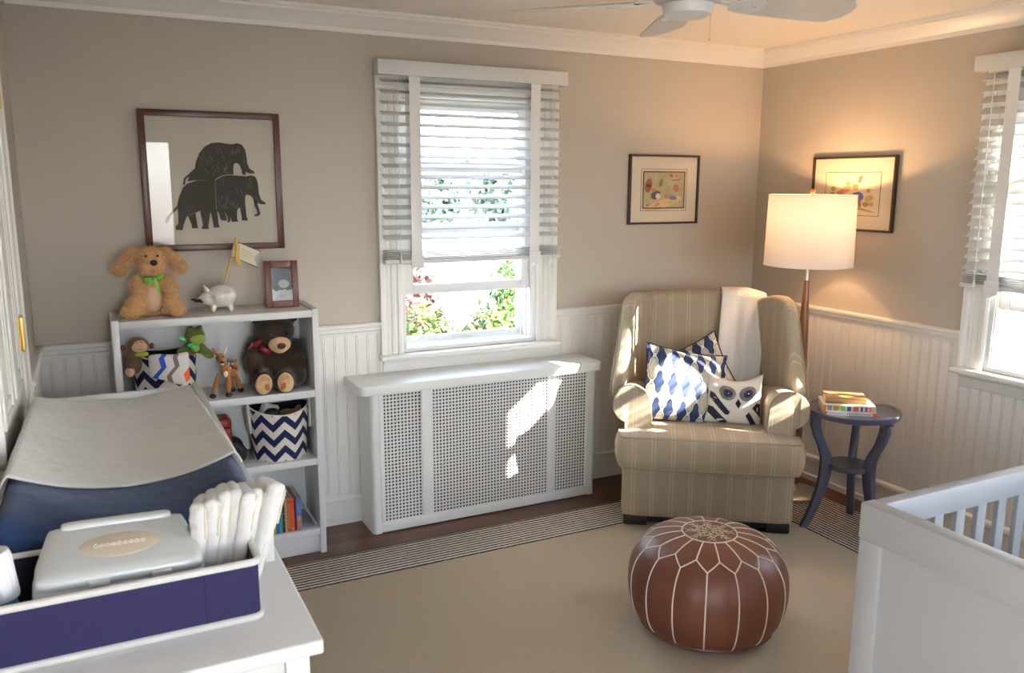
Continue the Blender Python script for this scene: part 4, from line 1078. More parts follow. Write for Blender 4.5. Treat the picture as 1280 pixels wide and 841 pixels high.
# ------------------------------------------------------------------ framed pictures
def ell(cx,cz,rx,rz,n=18,rot=0):
    o=[]
    for k in range(n):
        a=2*PI*k/n; x,z=rx*cos(a),rz*sin(a); o.append((cx+x*cos(rot)-z*sin(rot),cz+x*sin(rot)+z*cos(rot)))
    return o
def flat(name,poly,mat,y,par,th=.0006):
    mb=MB(); mb.prism(poly,'y',y-th,y); return mb.build(name,mat,par,smooth=0)
DARKW=M('dark_mahogany_frame',(.095,.030,.022),.3,var=.2,vscale=20)
THINF=M('thin_dark_walnut_frame',(.045,.022,.012),.3)
PAPER=M('cream_paper',(.50,.46,.385),.9,var=.03,vscale=40)
MATB=M('ivory_mat_board',(.66,.58,.46),.9)
def elephants():
    x0,x1,z0,z1=-3.262,-2.708,1.318,1.886; xc,zc=(x0+x1)/2,z0
    r=thing('framed_picture','large dark framed print of black elephants hanging above the bookcase','picture',(xc,-.001,zc)); w,h=(x1-x0)/2,z1-z0
    mb=MB(); ring(mb,-w,w,0,h,-.026,0,.026,.026,.026,.002); mb.build('frame',DARKW,r)
    mb=MB(); mb.box(-w+.02,w-.02,-.012,-.004,.02,h-.02); p=mb.build('print_paper',PAPER,r,smooth=0)
    mb=MB(); mb.box(-w+.02,w-.02,-.0185,-.0170,.02,h-.02); mb.build('glass',GLASS,r,smooth=0)
    def C(q): return (-3.23+(9+q[0]/6.467)*.00299-xc,1.85-(14+q[1]/6.467)*.00325-zc)
    INK=NT('charcoal_block_ink'); n=INK.noise(120,4); INK.color(INK.mix(n,(.022,.020,.018),(.065,.06,.052))); INK.set(Roughness=.9); INK=INK.m
    adult=[(205,432),(222,375),(258,345),(315,300),(330,240),(360,175),(410,120),(470,90),(540,84),(600,94),(650,97),(690,85),(735,100),(760,140),(768,200),(770,250),(790,295),(832,318),(830,332),(790,334),(752,322),(752,345),(722,345),(718,305),(700,262),(680,248),(655,255),(645,300),(645,345),(600,342),(550,350),(500,372),(478,392),(478,640),(430,660),(340,640),(335,520),(318,390),(250,402),(262,360),(235,385),(225,425)]
    rear=[(42,738),(48,700),(75,668),(148,600),(168,530),(208,450),(240,418),(310,397),(340,395),(340,640),(298,660),(308,760),(313,784),(256,782),(262,760),(232,680),(220,692),(190,760),(180,798),(128,795),(122,772),(150,740),(152,622),(95,672),(62,735)]
    leg1=[(338,636),(355,760),(343,775),(345,791),(404,791),(402,765),(418,690),(430,630)]
    leg2=[(428,640),(446,765),(442,781),(498,781),(490,740),(484,630)]
    front=[(482,640),(480,400),(505,378),(550,356),(600,347),(700,352),(760,357),(790,349),(832,356),(850,385),(858,430),(861,500),(880,555),(919,578),(915,592),(870,590),(842,578),(862,650),(865,676),(842,690),(812,690),(814,678),(840,668),(835,640),(815,600),(812,560),(800,530),(780,515),(745,510),(735,540),(739,690),(750,715),(748,726),(695,726),(697,700),(684,612),(660,640),(655,700),(661,735),(606,735),(600,690),(592,735),(568,742),(575,700),(548,650),(566,710),(560,726),(512,720),(498,660)]
    for nm,pl in (('elephant_print',adult),('elephant_print',rear),('elephant_print',front)): flat(nm,[C(q) for q in pl],INK,-.0126,p)
    for pl in (leg1,leg2): flat('elephant_leg_print',[C(q) for q in pl],INK,-.0125,p)
    LN=M('scratched_cream_line',(.34,.31,.25),.9); mb=MB()
    L=[[(212,448),(240,420),(310,398),(400,388)],[(478,395),(505,378),(550,356),(600,347),(700,352),(760,357)],[(232,680),(300,655),(338,640)]]
    for k in range(60):
        x,y=RND.uniform(350,760),RND.uniform(110,330)
        if RND.random()<.5: x,y=RND.uniform(490,850),RND.uniform(370,600)
        pts=[(x,y)]
        for j in range(4): x+=RND.uniform(-10,14); y+=RND.uniform(6,16); pts.append((x,y))
        L.append(pts)
    import itertools
    def inside(q,poly):
        c=False
        for (xa,ya),(xb,yb) in zip(poly,poly[1:]+poly[:1]):
            if (ya>q[1])!=(yb>q[1]) and q[0]<(xb-xa)*(q[1]-ya)/(yb-ya)+xa: c=not c
        return c
    for i,l in enumerate(L):
        if i>2 and not all(inside(q,adult) or inside(q,front) for q in l): continue
        mb.tube([(C(q)[0],-.0134,C(q)[1]) for q in l],.0009 if i<3 else .00055,4)
    mb.build('ink_lines',LN,p)
elephants()
def small_picture(name,label,loc,rz,w,h,iw0,iw1,ih0,ih1,scene):
    r=thing('framed_picture',label,'picture',loc,rz)
    mb=MB(); ring(mb,-w/2,w/2,0,h,-.022,0,.011,.011,.011,.0015); mb.build('frame',THINF,r)
    mb=MB(); mb.box(-w/2+.008,w/2-.008,-.010,-.003,.008,h-.008); p=mb.build('mat_board',MATB,r,smooth=0)
    mb=MB(); mb.box(-w/2+.008,w/2-.008,-.0165,-.0152,.008,h-.008); mb.build('glass',GLASS,r,smooth=0)
    mb=MB(); ring(mb,iw0-.002,iw1+.002,ih0-.002,ih1+.002,-.0112,-.0098,.0025,.0025,.0025,0); mb.build('mat_line',M('brown_mat_line',(.12,.06,.04),.8),p,smooth=0)
    scene(p,iw0,iw1,ih0,ih1)
def scene_a(p,a,b,c,d):
    w,h=b-a,d-c
    mb=MB(); ring(mb,a+.013*1,b-.013,c+.013,d-.013,-.0112,-.010,.0015,.0015,.0015); mb.build('inner_line',M('brown_mat_line',(.12,.06,.04),.8),p,smooth=0)
    mb=MB(); mb.box(a+.014,b-.014,-.0108,-.010,c+.014,d-.014); q=mb.build('painting',M('sage_paint',(.42,.36,.21),.9,var=.3,vscale=25),p,smooth=0)
    X=lambda u:a+.014+(w-.028)*u; Z=lambda v:c+.014+(h-.028)*v
    k=0
    for u,v,ru,rv,col in ((.5,.12,.49,.13,(.60,.46,.26)),(.12,.62,.09,.20,(.34,.10,.05)),(.12,.62,.06,.05,(.10,.05,.04)),(.30,.36,.13,.12,(.09,.07,.13)),(.36,.33,.07,.08,(.66,.58,.52)),(.24,.50,.05,.06,(.46,.22,.10)),(.80,.56,.07,.11,(.46,.15,.07)),(.72,.28,.10,.06,(.14,.15,.28)),(.56,.32,.06,.07,(.55,.24,.07)),(.34,.10,.07,.05,(.58,.22,.12)),(.66,.15,.09,.05,(.55,.42,.06)),(.66,.90,.05,.05,(.40,.10,.05)),(.80,.90,.05,.04,(.48,.20,.08)),(.78,.78,.13,.012,(.12,.06,.03)),(.42,.70,.05,.12,(.22,.24,.12)),(.90,.88,.04,.07,(.50,.28,.14)),(.10,.08,.04,.03,(.48,.12,.08)),(.46,.08,.04,.04,(.62,.50,.36))):
        k+=1; flat('paint_patch',ell(X(u),Z(v),ru*w*.86,rv*h*.86,14,rot=.3*sin(k*2.)),M('paint_a%d'%k,col,.9,var=.2,vscale=60),-.0108-.00012*k,q,.0002)
def scene_b(p,a,b,c,d):
    w,h=b-a,d-c; X=lambda u:a+w*u; Z=lambda v:c+h*v
    mb=MB(); mb.box(a,b,-.0104,-.010,c,d); q=mb.build('painting',M('ivory_paint',(.66,.57,.43),.9,var=.05,vscale=25),p,smooth=0)
    k=0
    for u,v,ru,rv,rot,col in ((.52,.20,.42,.035,-.18,(.36,.34,.22)),(.60,.42,.12,.13,.1,(.10,.15,.42)),(.56,.66,.06,.075,0,(.52,.22,.08)),(.54,.30,.03,.08,-.2,(.12,.08,.05)),(.66,.26,.03,.07,.3,(.30,.16,.08)),(.64,.84,.035,.10,-.4,(.62,.20,.10)),(.38,.60,.12,.08,.35,(.60,.24,.20)),(.42,.74,.05,.06,0,(.58,.30,.12)),(.30,.50,.08,.05,-.3,(.55,.20,.18)),(.15,.62,.045,.06,0,(.42,.28,.10)),(.14,.50,.05,.035,0,(.34,.30,.12)),(.80,.58,.04,.05,0,(.36,.30,.12)),(.82,.40,.08,.07,.2,(.50,.42,.14)),(.77,.26,.06,.06,0,(.36,.26,.10)),(.86,.27,.05,.05,0,(.55,.30,.18)),(.50,.46,.03,.04,0,(.60,.42,.05)),(.70,.30,.02,.07,.1,(.60,.50,.40))):
        k+=1; flat('paint_patch',ell(X(u),Z(v),ru*w,rv*h,14,rot),M('paint_b%d'%k,col,.9,var=.2,vscale=60),-.0105-.00012*k,q,.0002)
small_picture('framed_picture','thin dark framed painting with ivory mat on the back wall above the armchair',(-.67,-.001,1.387),0,.46,.368,-.15,.15,.072,.292,scene_a)
small_picture('framed_picture','thin dark framed painting partly hidden behind the lamp shade on the right wall',(-.001,-.69,1.372),-PI/2,.516,.370,-.17,.17,.078,.290,scene_b)

# ------------------------------------------------------------------ ceiling fan
def fan():
    r=thing('ceiling_fan','white ceiling fan with pale blades at the top of the picture','ceiling fan',(-1.905,-1.735,2.05))
    W=M('white_fan_enamel',(.66,.66,.66),.3); BLD=M('pale_fan_blade',(.60,.56,.50),.5,var=.04,vscale=8)
    mb=MB(); mb.lathe([(0,.012),(.05,.014),(.066,.022),(.072,.040),(.072,.048)],40); mb.build('switch_housing',W,r)
    mb=MB(); mb.lathe([(.080,.052),(.098,.060),(.104,.085),(.104,.13),(.09,.165),(.05,.18),(.02,.185),(.016,.19),(.016,.235),(.06,.25),(.066,.285)],40); mb.build('motor_housing',W,r)
    mb=MB()
    for k in range(22):
        a=2*PI*k/22; mb.box(-.004,.004,-.0018,.0018,-.006,.006,mat=T(.1035*cos(a),.1035*sin(a),.098)@Rz(a+PI/2)@Ry(.5))
    mb.build('vent_slots',BLACK,r)
    mb=MB(); mb.tube([(.045,-.045,.02),(.045,-.045,-.045)],.0009,5); mb.ball((.045,-.045,-.048),.003,8); mb.build('pull_chain',BRASS,r)
    ph=math.radians(62); 
    for k in range(5):
        a=ph+k*2*PI/5; m=Rz(a)
        P=[(.15,-.042),(.19,-.056),(.34,-.070),(.47,-.078),(.505,-.072),(.535,-.040),(.545,.0),(.535,.040),(.505,.072),(.47,.078),(.34,.070),(.19,.056),(.15,.042)]
        pm=m@T(0,0,.062)@Rx(math.radians(-13))
        mb=MB(); mb.prism(P,'z',-.003,.003,.0015,1,mat=pm); mb.build('blade',BLD,r)
        mb=MB(); mb.box(.085,.15,-.012,.012,.058,.066,.003,mat=m)
        Q=[(.13,-.012),(.16,-.040),(.215,-.046),(.235,-.030),(.24,0),(.235,.030),(.215,.046),(.16,.040),(.13,.012)]
        mb.prism(Q,'z',-.0085,-.0035,.0015,1,mat=pm)
        for dx,dy in ((.175,-.025),(.175,.025),(.215,0)): mb.lathe([(0,-.0105),(.006,-.0105),(.006,-.0085)],10,(dx,dy,0),mat=pm)
        mb.build('blade_iron',W,r)
fan()

# ------------------------------------------------------------------ crib
def crib():
    x0,x1,y0,y1=-2.005,-.62,-3.27,-2.537; zt=.909
    r=thing('crib','white baby crib with a solid panel end and slatted sides in the right foreground','crib',((x0+x1)/2,(y0+y1)/2,.0113))
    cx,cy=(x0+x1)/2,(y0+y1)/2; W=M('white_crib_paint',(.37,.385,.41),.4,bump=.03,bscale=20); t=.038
    for s,xx in ((-1,x0-cx),(1,x1-cx-t)):
        a,b=xx,xx+t; h=(y1-y0)/2
        e=None
        mb=MB(); ring(mb,0,1,0,1,0,1,.1,.1,.1) if False else None
        for yy in (-h,h-.055):
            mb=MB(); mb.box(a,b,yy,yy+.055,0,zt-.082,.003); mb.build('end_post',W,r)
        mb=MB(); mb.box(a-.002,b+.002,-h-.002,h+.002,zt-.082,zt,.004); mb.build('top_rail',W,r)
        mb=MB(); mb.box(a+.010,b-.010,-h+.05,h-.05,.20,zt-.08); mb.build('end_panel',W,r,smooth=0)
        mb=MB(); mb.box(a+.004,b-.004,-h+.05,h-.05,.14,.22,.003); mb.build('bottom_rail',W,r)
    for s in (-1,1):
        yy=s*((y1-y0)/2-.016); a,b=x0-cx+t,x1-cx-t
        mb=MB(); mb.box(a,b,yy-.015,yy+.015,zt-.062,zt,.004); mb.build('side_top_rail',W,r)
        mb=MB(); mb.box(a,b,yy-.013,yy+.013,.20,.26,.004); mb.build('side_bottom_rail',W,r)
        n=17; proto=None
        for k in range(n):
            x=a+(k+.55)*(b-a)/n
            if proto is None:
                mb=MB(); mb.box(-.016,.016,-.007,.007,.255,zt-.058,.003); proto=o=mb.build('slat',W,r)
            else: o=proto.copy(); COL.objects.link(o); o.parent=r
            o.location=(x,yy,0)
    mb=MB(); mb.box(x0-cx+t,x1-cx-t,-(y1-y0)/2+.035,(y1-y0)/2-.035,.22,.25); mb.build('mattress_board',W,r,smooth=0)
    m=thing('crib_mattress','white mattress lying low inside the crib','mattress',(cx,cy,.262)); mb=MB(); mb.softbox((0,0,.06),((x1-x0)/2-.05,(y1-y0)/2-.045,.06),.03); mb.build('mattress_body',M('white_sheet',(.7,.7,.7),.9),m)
crib()

# ------------------------------------------------------------------ dresser with changing tray, pad and caddy
DZ=.85
def dresser():
    x0,x1,y0,y1=-3.680,-3.168,-2.45,-.79
    r=thing('dresser','white dresser in the left foreground carrying the changing pad and fabric caddy','dresser',((x0+x1)/2,(y0+y1)/2,0)); cx,cy=(x0+x1)/2,(y0+y1)/2; a,b,c,d=x0-cx,x1-cx,y0-cy,y1-cy
    mb=MB(); mb.box(a,b,c,d,DZ-.026,DZ,.004,3); mb.build('top',WHITEP,r)
    for yy in (c+.02,d-.02-.04):
        for xx in (a+.01,b-.02-.04):
            mb=MB(); mb.box(xx,xx+.04,yy,yy+.04,0,DZ-.026,.002); mb.build('leg_post',WHITEP,r)
    for yy in (c+.032,d-.050):
        mb=MB(); mb.box(a+.05,b-.06,yy,yy+.016,.12,DZ-.026,.001); mb.build('end_panel',WHITEP,r)
    mb=MB(); mb.box(a+.02,b-.045,c+.06,d-.06,.14,.80); mb.build('carcass',WHITEP,r,smooth=0)
    yw=(d-c-.14)/2
    for i in range(2):
        for j in range(3):
            u0=c+.065+i*(yw+.01); z0=.15+j*.222
            mb=MB(); mb.box(b-.045,b-.024,u0,u0+yw,z0,z0+.212,.003); dr=mb.build('drawer',WHITEP,r)
            for q in (.25,.75):
                mb=MB(); mb.lathe([(.006,0),(.006,.012),(.015,.02),(.012,.028),(0,.03)],16,mat=T(b-.024,u0+yw*q,z0+.106)@Ry(PI/2)); mb.build('knob',WHITEP,dr)
dresser()
def tray():
    x0,x1,y0,y1=-3.678,-3.182,-2.118,-.86
    r=thing('changing_tray','white open changing tray boards around the pad on the dresser top','changing tray',((x0+x1)/2,(y0+y1)/2,DZ+.0005)); cx,cy=(x0+x1)/2,(y0+y1)/2; a,b,c,d=x0-cx,x1-cx,y0-cy,y1-cy
    for q,hh in (((b-.020,b,c,d),.098),((a,a+.016,c,d),.05)):
        mb=MB(); mb.box(*q,0,hh,.003); mb.build('side_board',WHITEP,r)
    for q in ((a+.016,b-.020,d-.018,d),):
        mb=MB(); mb.box(*q,0,.090,.003); mb.build('end_board',WHITEP,r)
    mb=MB(); mb.box(a+.016,b-.020,c,c+.016,0,.07,.003); mb.build('end_board',WHITEP,r)
    mb=MB(); mb.box(a+.016,b-.020,c+.016,d-.018,0,.006); mb.build('base_board',WHITEP,r,smooth=0)
tray()
PX0,PX1,PY0,PY1=-3.658,-3.206,-2.096,-.885
def pad_z(u,y):
    """top of the contoured pad: u -1 (wall side) .. 1 (room side)"""
    t=min(1,max(0,(PY1-y)/1.0)); e=.945+.067*t; dip=.024+.026*t
    return e-dip*(1-abs(u)**2.2)+(.012 if u<0 else 0)*abs(u)
def pad():
    cx,cy=(PX0+PX1)/2,(PY0+PY1)/2
    r=thing('changing_pad','contoured navy changing pad lying in the white tray on the dresser','changing pad',(cx,cy,DZ+.007))
    N=NT('navy_cotton_cover'); n=N.noise(14,4); N.color(N.mix(N.noise(200,2),(.016,.040,.115),(.026,.060,.155))); N.bump(n,.5,.012); N.set(Roughness=.8,Sheen_Weight=.2,Specular_IOR_Level=.2)
    hw=(PX1-PX0)/2; hl=(PY1-PY0)/2
    def f(P):
        u=P.x/hw; y=cy+P.y; top=pad_z(max(-1,min(1,u)),y)-DZ-.007
        k=(P.z+.5)/1.0
        rnd=(1-max(abs(u),abs(P.y/hl))**14)
        return Vector((P.x,P.y,max(0,k)*top*(.80+.20*max(0,rnd))))
    mb=MB(); mb.softbox((0,0,0),(hw,hl,.5),.02,n=24,fn=f); mb.build('pad_body',N.m,r,smooth=70)
    t=NT('white_terry_cloth'); n=t.noise(18,4); n2=t.noise(260,3); t.color(t.mix(n2,(.60,.59,.57),(.70,.69,.67))); t.bump(t.math('ADD',t.math('MULTIPLY',n,2.2),t.math('MULTIPLY',n2,.25)),.8,.008); t.set(Roughness=.95,Sheen_Weight=.3,Specular_IOR_Level=.1)
    l=thing('terry_liner','white terry cloth spread over the upper part of the navy changing pad','cloth',(cx,cy,DZ+.02))
    mb=MB()
    def g(a,b):
        u=-1.03+2.06*a; y=-1.868+(PY1+.012+1.868)*b
        x=cx+hw*u; uu=max(-1,min(1,u)); z=pad_z(uu,min(y,PY1))+.0045
        z+=.0022*sin(19*a+6*b)*sin(8*b)+.0016*sin(31*b+3*a)
        if abs(u)>.97: z-=.03*((abs(u)-.97)/.06)
        if b>.965: z-=.02*((b-.965)/.035)
        return (x-cx,y-cy,z-DZ-.02)
    mb.grid(g,60,80); o=mb.build('liner_cloth',t.m,l,smooth=80); so=o.modifiers.new('s','SOLIDIFY'); so.thickness=.004; so.offset=-.2
pad()
CX0,CX1,CY0,CY1=-3.655,-3.247,-2.335,-2.132
def caddy():
    cx,cy=(CX0+CX1)/2,(CY0+CY1)/2; hx,hy=(CX1-CX0)/2,(CY1-CY0)/2
    r=thing('storage_caddy','purple navy fabric caddy with white edging at the front of the dresser','caddy',(cx,cy,DZ+.0005))
    N=NT('indigo_canvas'); N.color(N.mix(N.noise(200,2),(.022,.019,.064),(.032,.027,.088))); N.bump(N.noise(300,2),.2,.001); N.set(Roughness=.8,Specular_IOR_Level=.2)
    Wp=M('white_canvas_edging',(.58,.565,.54),.8,bump=.2,bscale=200); IN=M('dark_caddy_lining',(.02,.02,.03),.9)
    def outline(hx,hy,rad,n=5):
        P=[]
        for sx,sy,a0 in ((1,-1,-PI/2),(1,1,0),(-1,1,PI/2),(-1,-1,PI)):
            for k in range(n+1): a=a0+PI/2*k/n; P.append((sx*(hx-rad)+rad*cos(a),sy*(hy-rad)+rad*sin(a)))
        return P
    h=.105; O=outline(hx,hy,.014); I=outline(hx-.006,hy-.006,.012)
    mb=MB(); n=len(O)
    def loop(P,z): return [mb.v((x,y,z)) for x,y in P]
    A,B=loop(O,0.004),loop(O,h); C,D=loop(I,h),loop(I,.008)
    for P,Q in ((A,B),(B,C),(C,D)):
        for k in range(n): mb.face((P[k],P[(k+1)%n],Q[(k+1)%n],Q[k]),1 if (P is C) else 0)
    mb.face(A[::-1]); mb.face(D,1); mb.build('caddy_body',[N.m,IN],r,smooth=40)
    mb=MB()
    for z,q in ((h+.002,.0065),(.006,.006)): mb.tube([(x,y,z) for x,y in O],q,8,True)
    mb.build('white_edging',Wp,r)
    mb=MB(); mb.tube([(hx-.09,-hy-.0008,.012),(hx-.09,-hy-.0008,h-.006)],.0012,5); mb.build('seam',M('dark_seam',(.012,.009,.05),.9),r)
caddy()
def wipes():
    r=thing('wipes_case','translucent white plastic wipes case lying tilted in the caddy','wipes case',(-3.462,-2.225,.944)); r.rotation_euler=(math.radians(17),math.radians(2),math.radians(1))
    P=M('milky_white_plastic',(.50,.51,.50),.28,coat=.3); P2=M('milky_white_inner',(.53,.53,.51),.35); C_=M('beige_translucent_plastic',(.55,.47,.36),.35)
    def tp(q):
        k=(q.y+.075)/.15; q.x*=1-.16*max(0,k-.35)/.65; return q
    mb=MB(); mb.softbox((0,0,.012),(.131,.074,.016),.012,fn=tp); mb.build('case_tray',P,r,smooth=70)
    mb=MB(); mb.softbox((0,.003,.036),(.127,.071,.013),.012,crown=.004,fn=tp); lid=mb.build('lid',P,r,smooth=70)
    mb=MB(); mb.softbox((0,.066,.045),(.088,.010,.012),.008); mb.build('hinge_ridge',P,lid,smooth=70)
    for x in (-.035,.06):
        mb=MB(); mb.box(x-.016,x+.016,-.0735,-.066,.012,.040,.003); mb.build('latch',P2,lid)
    mb=MB(); mb.lathe([(0,.053),(.058,.0528),(.068,.051),(.072,.0475),(.074,.045)],40,sx=1,sy=.50); ov=mb.build('oval_cap',C_,lid,smooth=50)
    mb=MB()
    for k in range(9):
        x=-.036+.009*k; hgt=(.007,.005,.006,.005,.007,.005,.005,.006,.005)[k]
        mb.tube([(x+.0035*cos(t),.0+hgt*.6*sin(t),.0535) for t in [2*PI*j/10 for j in range(11)]],.0012,5)
    mb.build('embossed_lettering',M('pale_embossing',(.66,.60,.50),.35),ov)
wipes()
def diapers():
    W=NT('white_diaper'); n=W.noise(60,4); W.color(W.mix(W.noise(12,2),(.59,.575,.55),(.67,.66,.645))); W.bump(n,.7,.006); W.set(Roughness=.9,Sheen_Weight=.2,Specular_IOR_Level=.15); W=W.m
    CRM=M('cream_diaper_fold',(.64,.57,.46),.9)
    names=['leftmost of the white folded diapers standing in the caddy, beside the wipes case','second folded white diaper from the left in the caddy','third folded white diaper from the left in the caddy','fourth folded white diaper from the left, middle of the row in the caddy','fifth folded white diaper from the left in the caddy','sixth folded white diaper from the left, beside the outward leaning one','rightmost white diaper in the caddy, leaning outward away from the others']
    bx=[-3.330,-3.318,-3.306,-3.294,-3.282,-3.271,-3.258]; tx=[-3.327,-3.303,-3.282,-3.264,-3.244,-3.224,-3.190]; tz=[1.040,1.046,1.054,1.054,1.050,1.045,1.050]
    for k in range(7):
        L=math.hypot(tx[k]-bx[k],tz[k]-.862); an=math.atan2(tx[k]-bx[k],tz[k]-.862)
        r=thing('folded_diaper',names[k],'diaper',(bx[k],-2.222+.006*(k%2),.862),0,'folded diapers in the caddy'); r.rotation_euler=(math.radians(-5+3*sin(k*2.1)),an,math.radians(-14+4*k))
        th=.0130 if k<6 else .015
        def fn(P,k=k):
            w=(P.z+L/2)/L; q=.72+.38*min(1,w*1.3)
            wob=.0012*sin(w*40+k)+.0014*sin(P.y*160+k*2)
            return Vector((P.x*q+wob*(1 if P.x>0 else -1),P.y*(.85+.15*w)+.0015*sin(w*34),P.z))
        mb=MB(); mb.softbox((0,0,L/2),(th,.043,L/2),.0128,n=14,fn=fn); mb.build('diaper_body',W,r,smooth=80)
        mb=MB(); mb.softbox((th*.92,-.004,L*.80),(.0025,.036,L*.16),.0024,n=5); mb.build('inner_fold',CRM,r,smooth=70)
diapers()
def bottle():
    r=thing('bottle','bottle with a ribbed white cap at the left end of the caddy','bottle',(-3.624,-2.262,.860)); r.rotation_euler=(0,math.radians(-6),0)
    mb=MB(); mb.lathe([(0,0),(.017,.002),(.019,.01),(.019,.07),(.017,.082),(0,.083)],24); mb.build('bottle_body',M('teal_plastic',(.03,.25,.32),.3),r)
    mb=MB(); n=40; b=bmesh.new(); prof=[(.0225,.085),(.0235,.09),(.0235,.155),(.021,.165),(0,.167)]
    rings=[]
    for rr,z in prof: rings.append([b.verts.new((rr*(1+(.05 if k%2 and rr>.0 else 0))*cos(2*PI*k/n),rr*(1+(.05 if k%2 else 0))*sin(2*PI*k/n),z)) for k in range(n)] if rr>0 else [b.verts.new((0,0,z))])
    for A,B in zip(rings,rings[1:]):
        for k in range(n):
            if len(B)==1: b.faces.new((A[k],A[(k+1)%n],B[0]))
            else: b.faces.new((A[k],A[(k+1)%n],B[(k+1)%n],B[k]))
    b.faces.new(rings[0][::-1]); mb.merge(b); mb.build('ribbed_cap',M('white_cap_plastic',(.66,.66,.68),.4),r,smooth=20)
bottle()

# ------------------------------------------------------------------ outside
GZ=-.75
def outside():
    g=NT('pale_sunlit_paving'); g.color(g.mix(g.noise(.8,4),(.42,.41,.38),(.55,.53,.49))); g.set(Roughness=.9)
    mb=MB(); mb.box(-40,40,YR-30,60,GZ-.1,GZ); struct(mb.build('ground',g.m,smooth=0))
    lw=M('lawn_grass',(.10,.16,.04),.95,var=.5,vscale=8,bump=.8,bscale=30)
    def leaves(mb,c,rad,n,size,sq=1):
        for i in range(n):
            d=Vector((RND.gauss(0,1),RND.gauss(0,1),RND.gauss(0,1))).normalized(); q=RND.uniform(.55,1.03)*(1+.16*sin(5*d.x+3*d.z+c[0])*cos(4*d.y))
            p=Vector(c)+Vector((d.x*rad[0],d.y*rad[1],d.z*rad[2]))*q
            if p.z<GZ+.01: continue
            nn=(d+Vector((RND.gauss(0,.6),RND.gauss(0,.6),RND.gauss(.2,.5)))).normalized(); t=nn.cross(Vector((RND.random()-.5,RND.random()-.5,RND.random()-.5))).normalized(); s=size*RND.uniform(.6,1.3); w=nn.cross(t)*s*.5
            v=[mb.v(p-t*s),mb.v(p+w),mb.v(p+t*s),mb.v(p-w)]; mb.face(v,RND.choice((0,0,1)))
    def shrub(name,label,cat,c,rad,n,size,c1,c2,stem,group=None):
        r=thing(name,label,cat,(c[0],c[1],GZ),0,group)
        l1=M('leaf_%s_a'%str(c1),c1,.55,spec=.3); l2=M('leaf_%s_b'%str(c2),c2,.55,spec=.3)
        mb=MB(); leaves(mb,(0,0,c[2]-GZ),rad,n,size); mb.build('foliage',[l1,l2],r,smooth=0,recalc=False)
        mb=MB(); zc=c[2]-GZ
        for k in range(5):
            a=2*PI*k/5; mb.tube([(0,0,0),(rad[0]*.2*cos(a),rad[1]*.2*sin(a),zc*.6),(rad[0]*.6*cos(a),rad[1]*.6*sin(a),zc+rad[2]*.3)],[stem,stem*.8,stem*.3],6)
        mb.build('stems',M('shrub_bark',(.08,.05,.03),.9),r)
    GRN=((.060,.095,.018),(.10,.13,.035)); RED=((.14,.05,.04),(.17,.085,.06)); LG=((.045,.105,.012),(.09,.16,.025))
    shrub('red_leaved_shrub','reddish leaved shrub outside the window at its left side','shrub',(-.80,3.55,.40),(.27,.25,.50),1100,.040,*RED,.02)
    shrub('garden_shrub','yellow-green shrub outside the window, left of the two low ones','shrub',(-1.06,2.6,.28),(.30,.26,.36),1000,.034,*GRN,.015)
    shrub('garden_shrub','yellow-green shrub outside the window, right of the two low ones','shrub',(-.44,2.65,.26),(.28,.26,.34),1000,.034,*GRN,.015)
    shrub('garden_shrub','tall bright green shrub outside the window at its right side','shrub',(-.04,3.1,.44),(.20,.22,.55),1100,.034,*LG,.02)
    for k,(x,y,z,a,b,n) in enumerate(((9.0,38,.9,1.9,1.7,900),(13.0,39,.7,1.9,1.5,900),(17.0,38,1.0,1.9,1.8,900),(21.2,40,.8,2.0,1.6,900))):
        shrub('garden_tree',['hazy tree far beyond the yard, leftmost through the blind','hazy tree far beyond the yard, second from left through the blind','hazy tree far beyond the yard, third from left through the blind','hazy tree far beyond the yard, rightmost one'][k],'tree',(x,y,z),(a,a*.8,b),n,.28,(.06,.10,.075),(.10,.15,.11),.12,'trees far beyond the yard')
    # pale house beyond the right window
    h=thing('neighbour_house','pale clapboard house seen through the bright right window','house',(9,4.0,GZ)); S=M('pale_siding',(.62,.62,.60),.8)
    mb=MB(); mb.box(0,7,-6,7,0,6.2)
    for k in range(30): mb.box(-.02,0,-6,7,.1+k*.2,.285+k*.2)
    mb.build('house_wall',S,h,smooth=0)
    mb=MB(); mb.prism([(-.5,6.1),(3.5,8.6),(7.5,6.1)],'y',-6.4,7.4); mb.build('house_roof',M('grey_shingles',(.12,.12,.13),.9),h,smooth=0)
    for y in (-2.8,.2,3.2):
        for z in (1.3,4.1):
            mb=MB(); ring(mb,0,1,0,1.4,0,.06,.08,.08,.08,0); f=mb.build('house_window',TRIM,h,loc=(-.03,y,z)); f.rotation_euler=(0,0,-PI/2); f.location=(-.07,y+1,z)
            mb=MB(); mb.box(.08,.92,.03,.04,.08,1.32); mb.build('pane',M('dark_house_glass',(.16,.20,.26),.1),f,smooth=0)
    gr=thing('added_sunshield','tall pale garage added out of view to shade windows behind the camera','sunshield',(4.0,-7.72,GZ)); mb=MB(); mb.box(0,1,-12,0,0,6.6)  # unseen block added to keep sun out of the windows behind the camera
    for k in range(33): mb.box(-.02,0,-12,0,.1+k*.19,.27+k*.19)
    mb.build('sunshield_wall',S,gr,smooth=0); mb=MB(); mb.box(-.1,1.1,-12.1,.05,6.6,6.75); mb.build('sunshield_cap',M('grey_shingles',(.12,.12,.13),.9),gr,smooth=0)
    shrub('added_shade_shrub','tall dark evergreen shrub added out of view to shade part of the right window','shrub',(.95,-3.03,1.15),(.45,.46,1.22),5200,.05,(.03,.06,.02),(.05,.09,.03),.03)  # unseen foliage, placed and shaped to stop sun patches on the armchair
outside()

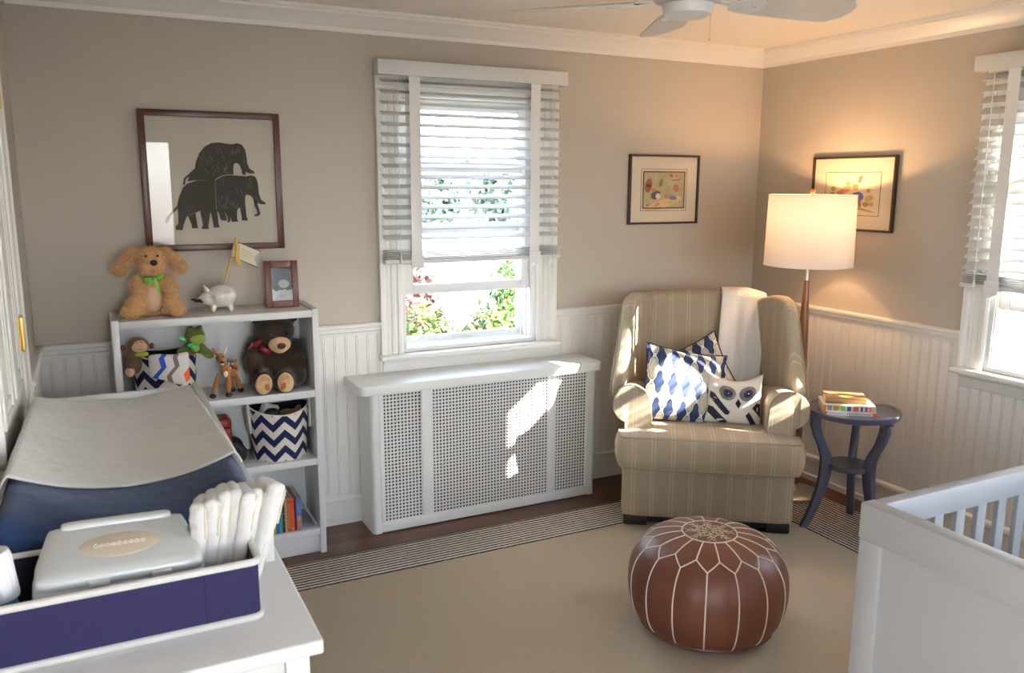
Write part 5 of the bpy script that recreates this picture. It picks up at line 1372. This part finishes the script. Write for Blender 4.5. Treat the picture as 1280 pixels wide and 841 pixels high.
# ------------------------------------------------------------------ light
w=bpy.data.worlds.new('sky'); SC.world=w; w.use_nodes=True; nt=w.node_tree; bg=nt.nodes['Background']
sk=nt.nodes.new('ShaderNodeTexSky'); sk.sky_type='NISHITA'; sk.sun_disc=False; sk.sun_elevation=math.radians(16); sk.sun_rotation=math.radians(137); sk.altitude=100; sk.air_density=1; sk.dust_density=1.0
hs=nt.nodes.new('ShaderNodeHueSaturation'); hs.inputs['Saturation'].default_value=.40; nt.links.new(sk.outputs[0],hs.inputs['Color']); mu=nt.nodes.new('ShaderNodeMix'); mu.data_type='RGBA'; mu.blend_type='MULTIPLY'; mu.inputs[0].default_value=1; mu.inputs[7].default_value=(.88,.98,1.14,1); nt.links.new(hs.outputs[0],mu.inputs[6]); nt.links.new(mu.outputs[2],bg.inputs[0]); bg.inputs[1].default_value=SKY_S
s=bpy.data.lights.new('sun','SUN'); s.energy=SUN_S; s.angle=math.radians(.6); s.color=(1,.93,.82); so=bpy.data.objects.new('sun',s); COL.objects.link(so)
so.rotation_euler=Vector(SUN_D).to_track_quat('-Z','Y').to_euler(); so.location=(6,-8,6)
def portal(loc,rz,w_,h_):
    l=bpy.data.lights.new('sky_portal','AREA'); l.shape='RECTANGLE'; l.size=w_; l.size_y=h_; l.cycles.is_portal=True
    o=bpy.data.objects.new('sky_portal',l); COL.objects.link(o); o.location=loc; o.rotation_euler=(PI/2,0,rz)
zc=(WZ0+WZ1)/2; hz=WZ1-WZ0
portal((sum(W1)/2,WT+.04,zc),PI,.72,hz)
portal((WT+.04,sum(W2)/2,zc),PI/2,.72,hz); portal((sum(W3)/2,YR-WT-.04,zc),0,.68,hz); portal((WT+.04,sum(W5)/2,zc),PI/2,.70,hz); portal((sum(D2)/2,YR-WT-.04,1.05),0,.6,1.8); portal((sum(W4)/2,YR-WT-.04,zc),0,.53,hz)

# ------------------------------------------------------------------ camera
cam=bpy.data.cameras.new('camera'); co=bpy.data.objects.new('camera',cam); COL.objects.link(co); SC.camera=co
p_,y_,r_=.1816,.4675,.0045
fw=Vector((sin(y_)*cos(p_),cos(y_)*cos(p_),-sin(p_))); rt=Vector((cos(y_),-sin(y_),0)); up=rt.cross(fw)
R0=rt*cos(r_)+up*sin(r_); U0=-rt*sin(r_)+up*cos(r_)
m=Matrix((R0,U0,-fw)).transposed().to_4x4(); m.translation=(-3.4647,-3.7301,1.6); co.matrix_world=m
cam.sensor_fit='HORIZONTAL'; cam.sensor_width=36; cam.lens=36*1041.18/1280; cam.clip_start=.05; cam.clip_end=200
cam.dof.use_dof=True; cam.dof.focus_distance=3.9; cam.dof.aperture_fstop=7.1
vs=SC.view_settings; vs.view_transform='Standard'; vs.look='None'; vs.gamma=1; vs.use_curve_mapping=False; vs.exposure=EXPO
SC.display_settings.display_device='sRGB'
SC.cycles.max_bounces=10; SC.cycles.diffuse_bounces=6; SC.cycles.glossy_bounces=4; SC.cycles.transmission_bounces=6; SC.cycles.transparent_max_bounces=12
SC.cycles.sample_clamp_indirect=6; SC.cycles.caustics_reflective=False; SC.cycles.caustics_refractive=False
